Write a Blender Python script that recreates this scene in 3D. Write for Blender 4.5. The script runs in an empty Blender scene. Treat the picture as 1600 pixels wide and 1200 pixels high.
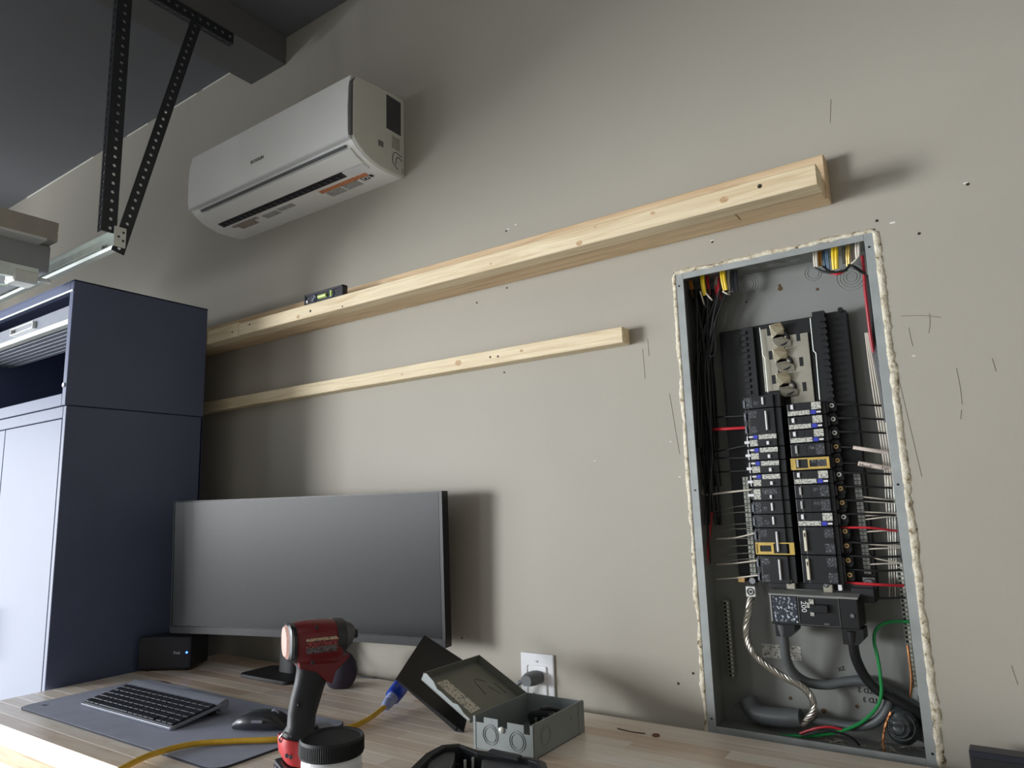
import bpy, bmesh, math, random
from mathutils import Matrix, Vector, noise
C = bpy.context.scene.collection
SC = bpy.context.scene
R = random.Random(7)
PI = math.pi

# ------------------------------------------------------------------ camera
F_PX = 1097.7
ROT = ((0.82102787, 0.57008596, -0.03025281), (-0.11982832, 0.120278, -0.9854818), (-0.55817059, 0.81273317, 0.16706403))
CX, CY, CZ = 0.0, -1.4, 1.36
cam_d = bpy.data.cameras.new('camera'); cam = bpy.data.objects.new('camera', cam_d); C.objects.link(cam)
cam_d.sensor_width = 36.0; cam_d.lens = F_PX / 1600 * 36.0; cam_d.clip_start = 0.02; cam_d.clip_end = 200
r_, d_, f_ = (Vector(v) for v in ROT)
r_.normalize(); f_.normalize(); f_ = (f_ - r_ * f_.dot(r_)).normalized(); d_ = f_.cross(r_)
M = Matrix(((r_.x, -d_.x, -f_.x, CX), (r_.y, -d_.y, -f_.y, CY), (r_.z, -d_.z, -f_.z, CZ), (0, 0, 0, 1)))
cam.matrix_world = M
SC.camera = cam

def ray(u, v):
    return (r_ * ((u - 800) / F_PX) + d_ * ((v - 600) / F_PX) + f_)
CAM = Vector((CX, CY, CZ))
def at(u, v, Y):            # point of a pixel at depth Y (plane parallel to the back wall)
    q = ray(u, v); return CAM + q * ((Y - CY) / q.y)
def atx(u, v, X):
    q = ray(u, v); return CAM + q * (X / q.x)
def atz(u, v, Z):
    q = ray(u, v); return CAM + q * ((Z - CZ) / q.z)

# ------------------------------------------------------------------ world, light, exposure
w = bpy.data.worlds.new('daylight'); SC.world = w; w.use_nodes = True
bg = w.node_tree.nodes['Background']; bg.inputs[0].default_value = (0.80, 0.90, 1.0, 1); bg.inputs[1].default_value = 1.0
def area(name, loc, rot, sx, sy, power, col):
    l = bpy.data.lights.new(name, 'AREA'); l.shape = 'RECTANGLE'; l.size = sx; l.size_y = sy; l.energy = power; l.color = col
    o = bpy.data.objects.new(name, l); C.objects.link(o); o.location = loc; o.rotation_euler = rot; return o
# daylight through the two open bays in the left wall
LX = -4.7
for nm, y, ly, z, lz, pw, col in (('sky_patch', -3.95, 1.65, 1.50, 1.0, 240, (0.97, 0.985, 1.0)), ('bay_near', -3.15, 4.6, 1.02, 2.04, 150, (0.93, 0.97, 1.0)),
                                  ('far_patch', -9.2, 1.9, 1.50, 1.0, 70, (0.97, 0.985, 1.0)), ('bay_far', -8.6, 4.6, 1.55, 1.0, 16, (0.93, 0.97, 1.0))):
    area('daylight_' + nm, (LX - (0.04 if 'patch' in nm else 0.05), y, z), (0, -PI / 2, 0), lz, ly, pw, col)
# weak overhead fill added to lift the bench top, no fixture, above the frame
area('overhead_fill', (-.9, -2.0, 2.95), (0, 0, 0), 2.4, 1.6, 5, (1.0, 0.97, 0.90))
SC.view_settings.view_transform = 'Standard'; SC.view_settings.look = 'None'
SC.view_settings.gamma = 1.0; SC.view_settings.use_curve_mapping = False
SC.view_settings.exposure = 0.14

# ------------------------------------------------------------------ materials
def lin(c):
    return tuple(((x / 255) / 12.92 if x / 255 <= 0.04045 else ((x / 255 + 0.055) / 1.055) ** 2.4) for x in c) + (1.0,)
class N:
    def __init__(s, name):
        s.m = bpy.data.materials.new(name); s.m.use_nodes = True; s.t = s.m.node_tree
        s.b = s.t.nodes['Principled BSDF']
    def n(s, t, **k):
        x = s.t.nodes.new(t)
        for a, v in k.items():
            if a.startswith('i_'):
                x.inputs[a[2:].replace('_', ' ')].default_value = v
            else: setattr(x, a, v)
        return x
    def l(s, a, b): s.t.links.new(a, b)
    def coord(s, kind='Object', scale=(1, 1, 1)):
        tc = s.n('ShaderNodeTexCoord'); mp = s.n('ShaderNodeMapping'); mp.inputs['Scale'].default_value = scale
        s.l(tc.outputs[kind], mp.inputs[0]); return mp.outputs[0]
    def noise(s, vec, scale, detail=4, rough=0.55, dist=0.0):
        x = s.n('ShaderNodeTexNoise'); x.inputs['Scale'].default_value = scale; x.inputs['Detail'].default_value = detail
        x.inputs['Roughness'].default_value = rough; x.inputs['Distortion'].default_value = dist; s.l(vec, x.inputs['Vector']); return x.outputs['Fac']
    def ramp(s, fac, stops):
        x = s.n('ShaderNodeValToRGB'); e = x.color_ramp.elements
        while len(e) < len(stops): e.new(0.5)
        for q, (p, c) in zip(e, stops): q.position = p; q.color = c
        s.l(fac, x.inputs[0]); return x.outputs[0]
    def mix(s, fac, a, b, mode='MIX'):
        x = s.n('ShaderNodeMix', data_type='RGBA', blend_type=mode)
        if isinstance(fac, float): x.inputs[0].default_value = fac
        else: s.l(fac, x.inputs[0])
        for i, v in ((6, a), (7, b)):
            if isinstance(v, tuple): x.inputs[i].default_value = v
            else: s.l(v, x.inputs[i])
        return x.outputs[2]
    def bump(s, h, strength=0.2, dist=0.002):
        x = s.n('ShaderNodeBump'); x.inputs['Strength'].default_value = strength; x.inputs['Distance'].default_value = dist
        s.l(h, x.inputs['Height']); s.l(x.outputs[0], s.b.inputs['Normal'])
def plain(name, col, rough=0.5, metal=0.0, var=0.06, vs=30, bump=0.0, bs=400, spec=0.5, coat=0.0, emit=None, es=0):
    k = N(name); c = lin(col); v = k.coord()
    f = k.noise(v, vs)
    d = tuple(x * (1 - var) for x in c[:3]) + (1,); l = tuple(min(1, x * (1 + var)) for x in c[:3]) + (1,)
    k.l(k.ramp(f, [(0.3, d), (0.7, l)]), k.b.inputs['Base Color'])
    k.b.inputs['Roughness'].default_value = rough; k.b.inputs['Metallic'].default_value = metal
    k.b.inputs['Specular IOR Level'].default_value = spec; k.b.inputs['Coat Weight'].default_value = coat
    if bump: k.bump(k.noise(v, bs, 2), bump, 0.0006)
    if emit: k.b.inputs['Emission Color'].default_value = lin(emit); k.b.inputs['Emission Strength'].default_value = es
    return k.m
def wall_mat(name, col, rough=0.55):
    k = N(name); v = k.coord(); c = lin(col)
    a = k.noise(v, 1.3, 3); big = k.ramp(a, [(0.3, tuple(x * .95 for x in c[:3]) + (1,)), (0.7, tuple(min(1, x * 1.05) for x in c[:3]) + (1,))])
    k.l(big, k.b.inputs['Base Color']); k.b.inputs['Roughness'].default_value = rough; k.b.inputs['Specular IOR Level'].default_value = 0.3
    n1 = k.noise(v, 140, 3); n2 = k.noise(v, 7, 3)
    ad = k.n('ShaderNodeMath', operation='MULTIPLY_ADD'); k.l(n2, ad.inputs[0]); ad.inputs[1].default_value = 2.0; k.l(n1, ad.inputs[2])
    k.bump(ad.outputs[0], 0.12, 0.002); return k.m
def wood_mat(name, base, dark, axis=0, rough=0.6, rnd=False, knots=True, tone2=None):
    """streaked grain along an axis; knots stay where they are on the board"""
    k = N(name); sc = [24, 24, 24]; sc[axis] = 1.3
    tc = k.n('ShaderNodeTexCoord'); oi = k.n('ShaderNodeObjectInfo')
    ofs = k.n('ShaderNodeVectorMath', operation='MULTIPLY_ADD')
    cmb = k.n('ShaderNodeCombineXYZ')
    for i in range(3): k.l(oi.outputs['Random'], cmb.inputs[i])
    k.l(cmb.outputs[0], ofs.inputs[0]); ofs.inputs[1].default_value = (7.3, 5.1, 3.7); k.l(tc.outputs['Object'], ofs.inputs[2])
    mp = k.n('ShaderNodeMapping'); mp.inputs['Scale'].default_value = sc; k.l(ofs.outputs[0], mp.inputs[0])
    g = k.noise(mp.outputs[0], 3.0, 6, 0.6, 0.8)
    col = k.ramp(g, [(0.25, lin(dark)), (0.55, lin(base)), (0.8, tuple(min(1, x * 1.12) for x in lin(base)[:3]) + (1,))])
    mp3 = k.n('ShaderNodeMapping'); s3 = [90, 90, 90]; s3[axis] = 3.0; mp3.inputs['Scale'].default_value = s3; k.l(ofs.outputs[0], mp3.inputs[0])
    fine = k.noise(mp3.outputs[0], 4.0, 3, 0.6)
    col = k.mix(0.12 if rnd else 0.2, col, k.ramp(fine, [(0.3, (0.45, 0.40, 0.34, 1)), (0.7, (1, 1, 1, 1))]), 'MULTIPLY')
    if rnd:
        tone = k.ramp(oi.outputs['Random'], [(0.0, lin((246, 234, 220))), (0.35, lin((255, 252, 246))), (0.6, lin((216, 186, 158))), (0.82, lin((255, 253, 250))), (1.0, lin((186, 146, 116)))])
        col = k.mix(0.8, col, tone, 'MULTIPLY')
    if knots:
        mp2 = k.n('ShaderNodeMapping'); s2 = [9, 9, 9]; s2[axis] = 3.2; mp2.inputs['Scale'].default_value = s2; k.l(ofs.outputs[0], mp2.inputs[0])
        vo = k.n('ShaderNodeTexVoronoi'); vo.inputs['Scale'].default_value = 1.0; k.l(mp2.outputs[0], vo.inputs['Vector'])
        kf = k.ramp(vo.outputs['Distance'], [(0.0, (1, 1, 1, 1)), (0.055, (0.8, .8, .8, 1)), (0.10, (0.12, .12, .12, 1)), (0.2, (0, 0, 0, 1))])
        col = k.mix(kf, col, lin((120, 78, 48)))
    k.l(col, k.b.inputs['Base Color']); k.b.inputs['Roughness'].default_value = rough; k.b.inputs['Coat Weight'].default_value = 0.6 if rnd else 0.0; k.b.inputs['Coat Roughness'].default_value = 0.3
    k.bump(fine, 0.15, 0.0008); return k.m
def print_mat(name, paper, ink, sx=260, sz=420, rough=0.5, amount=0.52, coordk='Object'):
    """tiny illegible print on a label"""
    k = N(name); v = k.coord(coordk, (sx, sx, sz)); n = k.noise(v, 1.0, 2, 0.6)
    k.l(k.ramp(n, [(amount - 0.04, lin(ink)), (amount + 0.04, lin(paper))]), k.b.inputs['Base Color']); k.b.inputs['Roughness'].default_value = rough; return k.m

M_wall = wall_mat('wall_paint_greige', (173, 168, 157))
M_ceil = wall_mat('ceiling_paint_charcoal', (112, 113, 117), 0.7)
M_beam = wall_mat('beam_paint_charcoal', (104, 104, 104), 0.7)
M_floor = plain('garage_floor_concrete', (134, 134, 132), 0.55, var=0.15, vs=4, bump=0.2, bs=60)
M_gyps = N('gypsum_edge')
_v = M_gyps.coord(); _a = M_gyps.noise(_v, 70, 5, 0.7); _b = M_gyps.noise(_v, 220, 3, 0.7)
M_gyps.l(M_gyps.ramp(_a, [(0.34, lin((112, 88, 64))), (0.42, lin((206, 196, 172))), (0.6, lin((238, 232, 214))), (0.75, lin((190, 180, 160)))]), M_gyps.b.inputs['Base Color'])
M_gyps.b.inputs['Roughness'].default_value = 0.9; M_gyps.bump(_b, 0.7, 0.003); M_gyps = M_gyps.m
M_pine = wood_mat('pine_lumber', (240, 224, 190), (214, 188, 146), 0)
M_pine_shade = wood_mat('pine_lumber_shade_tint', (232, 206, 168), (204, 168, 126), 0)  # rear layers of the stack: shade put into a warmer, darker wood colour
M_butch = wood_mat('butcher_block', (255, 250, 243), (242, 228, 212), 0, 0.42, rnd=True, knots=False)
M_butchk = wood_mat('butcher_block_knotty', (254, 246, 236), (226, 204, 180), 0, 0.42, rnd=True, knots=True)
M_pinef = wood_mat('pine_apron', (226, 206, 168), (170, 132, 96), 0, 0.6)
M_screw = plain('screw_hole_dark', (46, 34, 26), 0.6)
M_navy = plain('cabinet_navy_paint', (84, 92, 120), 0.40, 0.0, 0.05, 6, 0.04, 900, spec=0.42)
M_navydark = plain('cabinet_inner_navy', (66, 74, 112), 0.5)
M_alu = plain('galvanised_steel', (230, 238, 232), 0.42, 0.15, 0.08, 25, 0.05, 300)
M_aluw = plain('aluminium_rail', (226, 228, 222), 0.35, 0.3, 0.05, 25)
M_angle = plain('black_angle_iron', (54, 56, 60), 0.45, 0.35, 0.12, 40)
M_door = plain('garage_door_grey', (150, 152, 156), 0.55, 0.0, 0.05, 5)
M_strut = plain('garage_door_strut_beige', (176, 168, 158), 0.5, 0.2)
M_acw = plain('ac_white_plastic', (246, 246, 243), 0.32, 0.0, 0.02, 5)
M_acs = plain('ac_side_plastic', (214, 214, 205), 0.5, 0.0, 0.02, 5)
M_acg = plain('ac_groove_grey', (96, 96, 98), 0.5)
M_slot = plain('ac_slot_dark', (22, 24, 32), 0.4)
M_slotr = plain('ac_slot_ribs', (60, 64, 76), 0.4)
M_ink = plain('black_ink', (30, 30, 32), 0.5)
M_white = plain('white_plastic', (235, 236, 238), 0.35, var=0.02)
M_orange = print_mat('orange_warning_print', (226, 148, 100), (120, 62, 36), 200, 200, amount=0.42)
M_smallprint = print_mat('grey_small_print', (205, 205, 202), (132, 132, 134), 300, 300, amount=0.5)
M_brownprint = print_mat('brown_small_print', (196, 184, 176), (120, 96, 84), 300, 300, amount=0.5)
M_specsheet = print_mat('dark_spec_label', (78, 78, 82), (48, 48, 52), 260, 500, amount=0.45)
M_pgrey = plain('panel_box_grey_paint', (138, 140, 137), 0.48, 0.0, 0.05, 10, 0.03, 300)
M_pflange = plain('panel_flange_grey', (160, 165, 165), 0.45, 0.1, 0.12, 22, 0.08, 200)
M_bk = plain('black_moulded_plastic', (20, 22, 25), 0.38, var=0.15)
M_bk2 = plain('black_breaker_plastic', (24, 26, 30), 0.33, var=0.25, vs=120)
M_bkm = plain('matt_black_plastic', (24, 25, 28), 0.6)
M_bus = plain('tinned_bus_plate', (176, 172, 158), 0.36, 0.75, 0.12, 30)
M_stab = plain('brass_tinned_stab', (214, 206, 180), 0.28, 0.85, 0.1, 60)
M_lab = print_mat('breaker_label_print', (206, 206, 196), (120, 120, 116), 330, 330, amount=0.46)
M_labk = print_mat('breaker_black_print', (44, 46, 52), (150, 152, 156), 420, 420, amount=0.38)
M_blue = plain('blue_test_button', (52, 62, 176), 0.4)
M_gold = plain('yellow_marking_frame', (206, 176, 96), 0.35, 0.3, 0.1, 60)
M_brass = plain('brass_screw', (196, 160, 104), 0.35, 0.6)
M_barm = plain('neutral_bar_metal', (160, 162, 152), 0.42, 0.6, 0.3, 160)
M_wblk = plain('black_wire_insulation', (26, 27, 30), 0.42)
M_wred = plain('red_wire_insulation', (206, 44, 56), 0.4)
M_wwht = plain('white_wire_insulation', (212, 204, 190), 0.45)
M_wgry = plain('grey_cable_sheath', (92, 96, 98), 0.45)
M_wgrn = plain('green_wire_insulation', (34, 146, 78), 0.35)
M_wyel = plain('yellow_cable_sheath', (240, 206, 44), 0.45)
M_wora = plain('orange_cable_sheath', (206, 134, 40), 0.5)
M_wblu = plain('blue_grey_cable_sheath', (84, 110, 134), 0.5)
M_bare = plain('bare_strand_aluminium', (190, 186, 176), 0.35, 0.9)
M_copper = plain('bare_copper', (176, 122, 80), 0.4, 0.8)
M_tape = N('black_vinyl_tape'); _v = M_tape.coord(); _w = M_tape.n('ShaderNodeTexWave'); _w.wave_type = 'RINGS'; _w.inputs['Scale'].default_value = 26; _w.inputs['Distortion'].default_value = 2
M_tape.l(_v, _w.inputs['Vector']); M_tape.b.inputs['Base Color'].default_value = lin((62, 66, 68)); M_tape.b.inputs['Roughness'].default_value = 0.32; M_tape.bump(_w.outputs['Fac'], 0.6, 0.003); M_tape = M_tape.m
M_tapew = plain('white_marking_tape', (232, 216, 206), 0.5)
M_frame = plain('monitor_black_bezel', (18, 19, 23), 0.35)
M_screen = plain('monitor_matte_screen', (11, 11, 12), 0.21, spec=0.62, var=0.02)
M_mat = plain('desk_mat_grey_felt', (156, 161, 180), 0.85, var=0.08, vs=14, bump=0.3, bs=900)
M_mated = plain('desk_mat_dark_edge', (46, 48, 56), 0.8)
M_kb = plain('keyboard_graphite', (130, 134, 146), 0.4, 0.1)
M_kbd = plain('keyboard_deck_dark', (52, 54, 62), 0.5)
M_key = plain('keycap_dark', (44, 46, 54), 0.32)
M_mouse = plain('mouse_rubber_graphite', (50, 52, 58), 0.34, bump=0.05)
M_spk = plain('subwoofer_black', (36, 38, 46), 0.5, bump=0.05)
M_led = plain('blue_led', (40, 90, 255), 0.4, emit=(60, 110, 255), es=6)
M_orb = plain('dark_purple_fabric', (58, 52, 68), 0.8, bump=0.5, bs=1600)
M_red = plain('drill_red_plastic', (118, 26, 34), 0.42, var=0.08, vs=80)
M_redl = plain('drill_red_collar', (205, 62, 66), 0.42)
M_grip = plain('drill_black_rubber', (34, 36, 40), 0.55, bump=0.08, bs=700)
M_gun = plain('drill_nose_rubber', (48, 50, 54), 0.5)
M_disc = plain('drill_end_cap_worn', (222, 176, 164), 0.45, var=0.12, vs=120)
M_steel = plain('steel', (150, 152, 156), 0.3, 0.9)
M_decal = print_mat('drill_decal', (176, 70, 70), (60, 24, 28), 300, 500, amount=0.5)
M_decalw = print_mat('drill_decal_cream', (206, 184, 150), (110, 80, 64), 420, 420, amount=0.42)
M_glass = plain('clear_pet', (235, 236, 240), 0.12)
M_boxg = plain('enclosure_grey_paint', (136, 143, 143), 0.42, 0.1, 0.05, 20, 0.03, 400)
M_boxin = plain('enclosure_inside_grey', (112, 114, 106), 0.5, 0.0, 0.05, 12)
M_boxlabel = print_mat('enclosure_paper_label', (214, 208, 192), (130, 124, 112), 200, 500, amount=0.45)
M_plate = plain('black_steel_plate', (22, 23, 27), 0.4, bump=0.05)
M_case = plain('black_case_plastic', (26, 28, 32), 0.5, bump=0.15, bs=500)
M_casein = plain('grey_case_insert', (92, 95, 100), 0.5)
M_cord = plain('yellow_extension_cord', (214, 170, 46), 0.42, var=0.12, vs=40)
M_plugb = N('blue_clear_plug'); M_plugb.b.inputs['Base Color'].default_value = lin((52, 84, 200)); M_plugb.b.inputs['Roughness'].default_value = 0.15; M_plugb.b.inputs['Transmission Weight'].default_value = 0.35; M_plugb = M_plugb.m
M_plugc = plain('clear_plug_collar', (150, 162, 206), 0.2)
M_outl = plain('outlet_white_plate', (228, 230, 234), 0.35, var=0.02)
M_plugg = plain('grey_power_plug', (96, 100, 104), 0.5)
M_level = plain('level_black_body', (34, 37, 48), 0.4)
M_vial = plain('level_green_vial', (200, 224, 130), 0.15, emit=None)
M_chip = plain('painted_chip', (230, 228, 220), 0.8)
M_blobdark = plain('wall_scuff_dark', (138, 132, 120), 0.8)

# ------------------------------------------------------------------ mesh helpers
def box(bm, lo, hi, mtx=None, bev=0.0, seg=1):
    vs = [bm.verts.new((x, y, z)) for x in (lo[0], hi[0]) for y in (lo[1], hi[1]) for z in (lo[2], hi[2])]
    fs = [bm.faces.new([vs[i] for i in q]) for q in ((0, 1, 3, 2), (4, 6, 7, 5), (0, 4, 5, 1), (2, 3, 7, 6), (0, 2, 6, 4), (1, 5, 7, 3))]
    if bev: 
        es = list({e for f in fs for e in f.edges})
        rr = bmesh.ops.bevel(bm, geom=es, offset=bev, segments=seg, profile=0.5, affect='EDGES')
        vs = list({v for f in rr['faces'] for v in f.verts} | {v for v in vs if v.is_valid})
    if mtx is not None:
        for v in vs: v.co = mtx @ v.co
    return vs
def cyl(bm, a, b, r, n=12, r2=None, cap=True):
    a = Vector(a); b = Vector(b); d = (b - a).normalized(); s = d.orthogonal().normalized(); t = d.cross(s); r2 = r if r2 is None else r2
    A = [bm.verts.new(a + (s * math.cos(2 * PI * i / n) + t * math.sin(2 * PI * i / n)) * r) for i in range(n)]
    B = [bm.verts.new(b + (s * math.cos(2 * PI * i / n) + t * math.sin(2 * PI * i / n)) * r2) for i in range(n)]
    for i in range(n): bm.faces.new((A[i], A[(i + 1) % n], B[(i + 1) % n], B[i]))
    if cap: bm.faces.new(A[::-1]); bm.faces.new(B)
def ring(bm, c, nrm, r, tube, n=20, m=6):
    c = Vector(c); d = Vector(nrm).normalized(); s = d.orthogonal().normalized(); t = d.cross(s); g = []
    for i in range(n):
        e = s * math.cos(2 * PI * i / n) + t * math.sin(2 * PI * i / n)
        g.append([bm.verts.new(c + e * (r + tube * math.cos(2 * PI * j / m)) + d * tube * math.sin(2 * PI * j / m)) for j in range(m)])
    for i in range(n):
        for j in range(m): bm.faces.new((g[i][j], g[(i + 1) % n][j], g[(i + 1) % n][(j + 1) % m], g[i][(j + 1) % m]))
def smooth_path(pts, k=6):
    P = [Vector(p) for p in pts]; out = []
    for i in range(len(P) - 1):
        p0 = P[max(i - 1, 0)]; p1 = P[i]; p2 = P[i + 1]; p3 = P[min(i + 2, len(P) - 1)]
        for j in range(k):
            t = j / k
            out.append(0.5 * ((2 * p1) + (p2 - p0) * t + (2 * p0 - 5 * p1 + 4 * p2 - p3) * t * t + (3 * p1 - p0 - 3 * p2 + p3) * t ** 3))
    out.append(P[-1]); return out
def tube(bm, pts, r, n=8, k=6, smooth=True):
    P = smooth_path(pts, k) if smooth and len(pts) > 2 else [Vector(p) for p in pts]
    rr = r if callable(r) else (lambda t: r); up = None; prev = None
    for i, p in enumerate(P):
        d = (P[min(i + 1, len(P) - 1)] - P[max(i - 1, 0)]).normalized()
        if up is None: up = d.orthogonal().normalized()
        up = (up - d * up.dot(d)).normalized(); s = d.cross(up); q = rr(i / (len(P) - 1))
        cur = [bm.verts.new(p + (up * math.cos(2 * PI * j / n) + s * math.sin(2 * PI * j / n)) * q) for j in range(n)]
        if prev:
            for j in range(n): bm.faces.new((prev[j], prev[(j + 1) % n], cur[(j + 1) % n], cur[j]))
        else: bm.faces.new(cur[::-1])
        prev = cur
    bm.faces.new(prev)
def loft(bm, secs, n=20, e=2.0, cap=True):
    """secs: (centre, axis_a, ra, axis_b, rb); superellipse rings"""
    prev = None
    for c, a, ra, b, rb in secs:
        c = Vector(c); a = Vector(a); b = Vector(b); cur = []
        for j in range(n):
            t = 2 * PI * j / n; ct, st = math.cos(t), math.sin(t)
            cur.append(bm.verts.new(c + a * (ra * math.copysign(abs(ct) ** (2 / e), ct)) + b * (rb * math.copysign(abs(st) ** (2 / e), st))))
        if prev:
            for j in range(n): bm.faces.new((prev[j], prev[(j + 1) % n], cur[(j + 1) % n], cur[j]))
        elif cap: bm.faces.new(cur[::-1])
        prev = cur
    if cap: bm.faces.new(prev)
def extrude_x(bm, prof, x0, x1, close=True):
    A = [bm.verts.new((x0, y, z)) for y, z in prof]; B = [bm.verts.new((x1, y, z)) for y, z in prof]; n = len(prof)
    for i in range(n if close else n - 1): bm.faces.new((A[i], A[(i + 1) % n], B[(i + 1) % n], B[i]))
    if close: bm.faces.new(A[::-1]); bm.faces.new(B)
def poly_prism(bm, pts, off):
    off = Vector(off); A = [bm.verts.new(p) for p in pts]; B = [bm.verts.new(Vector(p) + off) for p in pts]; n = len(pts)
    for i in range(n): bm.faces.new((A[i], A[(i + 1) % n], B[(i + 1) % n], B[i]))
    bm.faces.new(A[::-1]); bm.faces.new(B)
WM = {}
def obj(name, bm, mat, parent=None, smooth=False, kind=None, bevel=0.0, label=None, local=False, ang=35):
    """one mesh object; bm in world coordinates unless local, placed under its parent"""
    bmesh.ops.recalc_face_normals(bm, faces=bm.faces[:])
    if parent is not None and not local:
        bmesh.ops.transform(bm, matrix=WM[parent].inverted(), verts=bm.verts[:])
        pm = WM[parent]
    elif parent is not None: pm = WM[parent]
    else: pm = Matrix()
    o_loc = Vector((0, 0, 0))
    if parent is None and bm.verts:      # put the origin of a single-mesh thing at its own base
        xs = [v.co for v in bm.verts]
        o_loc = Vector(((min(v.x for v in xs) + max(v.x for v in xs)) / 2, (min(v.y for v in xs) + max(v.y for v in xs)) / 2, min(v.z for v in xs)))
        bmesh.ops.translate(bm, vec=-o_loc, verts=bm.verts[:])
    me = bpy.data.meshes.new(name); bm.to_mesh(me); bm.free()
    me.materials.append(mat)
    if smooth:
        for p in me.polygons: p.use_smooth = True
        me.set_sharp_from_angle(angle=math.radians(ang))
    o = bpy.data.objects.new(name, me); C.objects.link(o)
    if parent is not None: o.parent = parent
    else: o.location = o_loc
    WM[o] = pm @ Matrix.Translation(o_loc)
    if bevel:
        b = o.modifiers.new('bevel', 'BEVEL'); b.width = bevel; b.segments = 2; b.limit_method = 'ANGLE'; b.angle_limit = 0.6
    if kind: o['kind'] = kind
    if label: o['label'] = label
    return o
def thing(name, label, cat, loc=(0, 0, 0), rot=None, group=None, kind=None):
    o = bpy.data.objects.new(name, None); C.objects.link(o); o.empty_display_size = 0.05
    m = Matrix.Translation(loc) @ (rot.to_4x4() if rot is not None else Matrix())
    o.matrix_world = m; o.location = m.to_translation(); o.rotation_euler = m.to_euler(); WM[o] = m
    if label: o['label'] = label
    if cat: o['category'] = cat
    if group: o['group'] = group
    if kind: o['kind'] = kind
    return o
def tag(o, label, cat, group=None):
    o['label'] = label; o['category'] = cat
    if group: o['group'] = group
    return o
def B(): return bmesh.new()
def bx(lo, hi, bev=0.0, seg=1, mtx=None):
    bm = B(); box(bm, lo, hi, mtx, bev, seg); return bm
def text_bm(s, size, mtx, depth=0.0004):
    c = bpy.data.curves.new('t', 'FONT'); c.body = s; c.size = size; c.extrude = depth; c.resolution_u = 2
    o = bpy.data.objects.new('t', c); C.objects.link(o)
    me = bpy.data.meshes.new_from_object(o.evaluated_get(bpy.context.evaluated_depsgraph_get()))
    bm = B(); bm.from_mesh(me); bmesh.ops.transform(bm, matrix=mtx, verts=bm.verts[:])
    bpy.data.objects.remove(o); bpy.data.curves.remove(c); bpy.data.meshes.remove(me); return bm
def frame_mtx(o, xa, ya):
    xa = Vector(xa).normalized(); ya = Vector(ya); ya = (ya - xa * ya.dot(xa)).normalized(); za = xa.cross(ya)
    return Matrix(((xa.x, ya.x, za.x, o[0]), (xa.y, ya.y, za.y, o[1]), (xa.z, ya.z, za.z, o[2]), (0, 0, 0, 1)))
def rectframe(bm, x0, x1, z0, z1, t, y0, y1):
    box(bm, (x0, y0, z0), (x0 + t, y1, z1)); box(bm, (x1 - t, y0, z0), (x1, y1, z1))
    box(bm, (x0 + t, y0, z0), (x1 - t, y1, z0 + t)); box(bm, (x0 + t, y0, z1 - t), (x1 - t, y1, z1))

# ------------------------------------------------------------------ the room
X0, X1, YF, ZC = LX, 2.6, -11.5, 2.986
HX0, HX1, HZ0, HZ1 = -0.531, -0.139, 0.905, 1.839      # hole for the panel
bm = B()
for lo, hi in (((X0, 0, 0), (HX0, .013, ZC)), ((HX1, 0, 0), (X1, .013, ZC)), ((HX0, 0, 0), (HX1, .013, HZ0)), ((HX0, 0, HZ1), (HX1, .013, ZC))): box(bm, lo, hi)
bmesh.ops.remove_doubles(bm, verts=bm.verts[:], dist=1e-5)
wall_back = obj('wall_back', bm, M_wall, kind='structure')
obj('wall_cavity', bx((X0, .15, 0), (X1, .2, ZC)), M_bkm, wall_back)
obj('floor', bx((X0 - .3, YF - .1, -.1), (X1 + .1, .2, 0)), M_floor, kind='structure')
obj('ceiling', bx((X0 - .3, YF - .1, ZC), (X1 + .1, .2, ZC + .1)), M_ceil, kind='structure')
obj('wall_right', bx((X1, YF, 0), (X1 + .1, 0.013, ZC)), M_wall, kind='structure')
obj('wall_front', bx((X0, YF - .1, 0), (X1, YF, ZC)), M_wall, kind='structure')
bm = B()
for y0, y1 in ((-.65, .013), (-3.12, -2.98), (-6.3, -5.45), (YF, -10.9)): box(bm, (X0 - .12, y0, 0), (X0, y1, ZC))
for y0, y1 in ((-2.98, -.65), (-5.45, -3.12), (-10.9, -6.3)): box(bm, (X0 - .12, y0, 2.06), (X0, y1, ZC))
obj('wall_left', bm, M_wall, kind='structure')
obj('trim_1', bx((-2.065, -6.0, 2.883), (-1.872, 0, ZC)), M_beam, kind='structure')
# paint line where wall meets ceiling
bm = B()
for a, b, h in ((-3.95, -3.25, .007), (-2.95, -2.78, .006), (-2.70, -2.42, .006), (-2.38, -2.12, .005)):
    box(bm, (a, -.0012, ZC - h), (b, .001, ZC))
obj('trim_2', bm, M_chip, kind='structure')
# scuffs, nail holes and chips on the wall
bm = B()
for pts in (((1452, 490), (1453, 505), (1451, 520)), ((1420, 512), (1422, 525), (1426, 541)), ((1494, 575), (1500, 605), (1503, 632)), ((1502, 640), (1501, 655)),
            ((1012, 530), (1014, 556)), ((1004, 545), (1008, 592)), ((1046, 615), (1055, 670), (1062, 710)), ((1404, 592), (1420, 660), (1440, 745)), ((1298, 155), (1297, 192)),
            ((1408, 494), (1440, 493), (1470, 496)), ((1580, 1040), (1590, 1070)), ((1550, 560), (1556, 580))):
    tube(bm, [at(u, v, -.0001) for u, v in pts], .0006, 5, 3)
obj('scratch', bm, M_blobdark, wall_back)
bm = B()
for u, v in ((791, 361), (791, 384), (792, 450), (788, 582), (1512, 288), (1060, 1068), (745, 473), (1083, 1052), (722, 997), (1113, 378), (1370, 345), (1436, 365)):
    p = at(u, v, 0); cyl(bm, (p.x, -.0006, p.z), (p.x, .0005, p.z), .0026, 8)
obj('nail_hole', bm, M_screw, wall_back)
bm = B()
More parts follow.
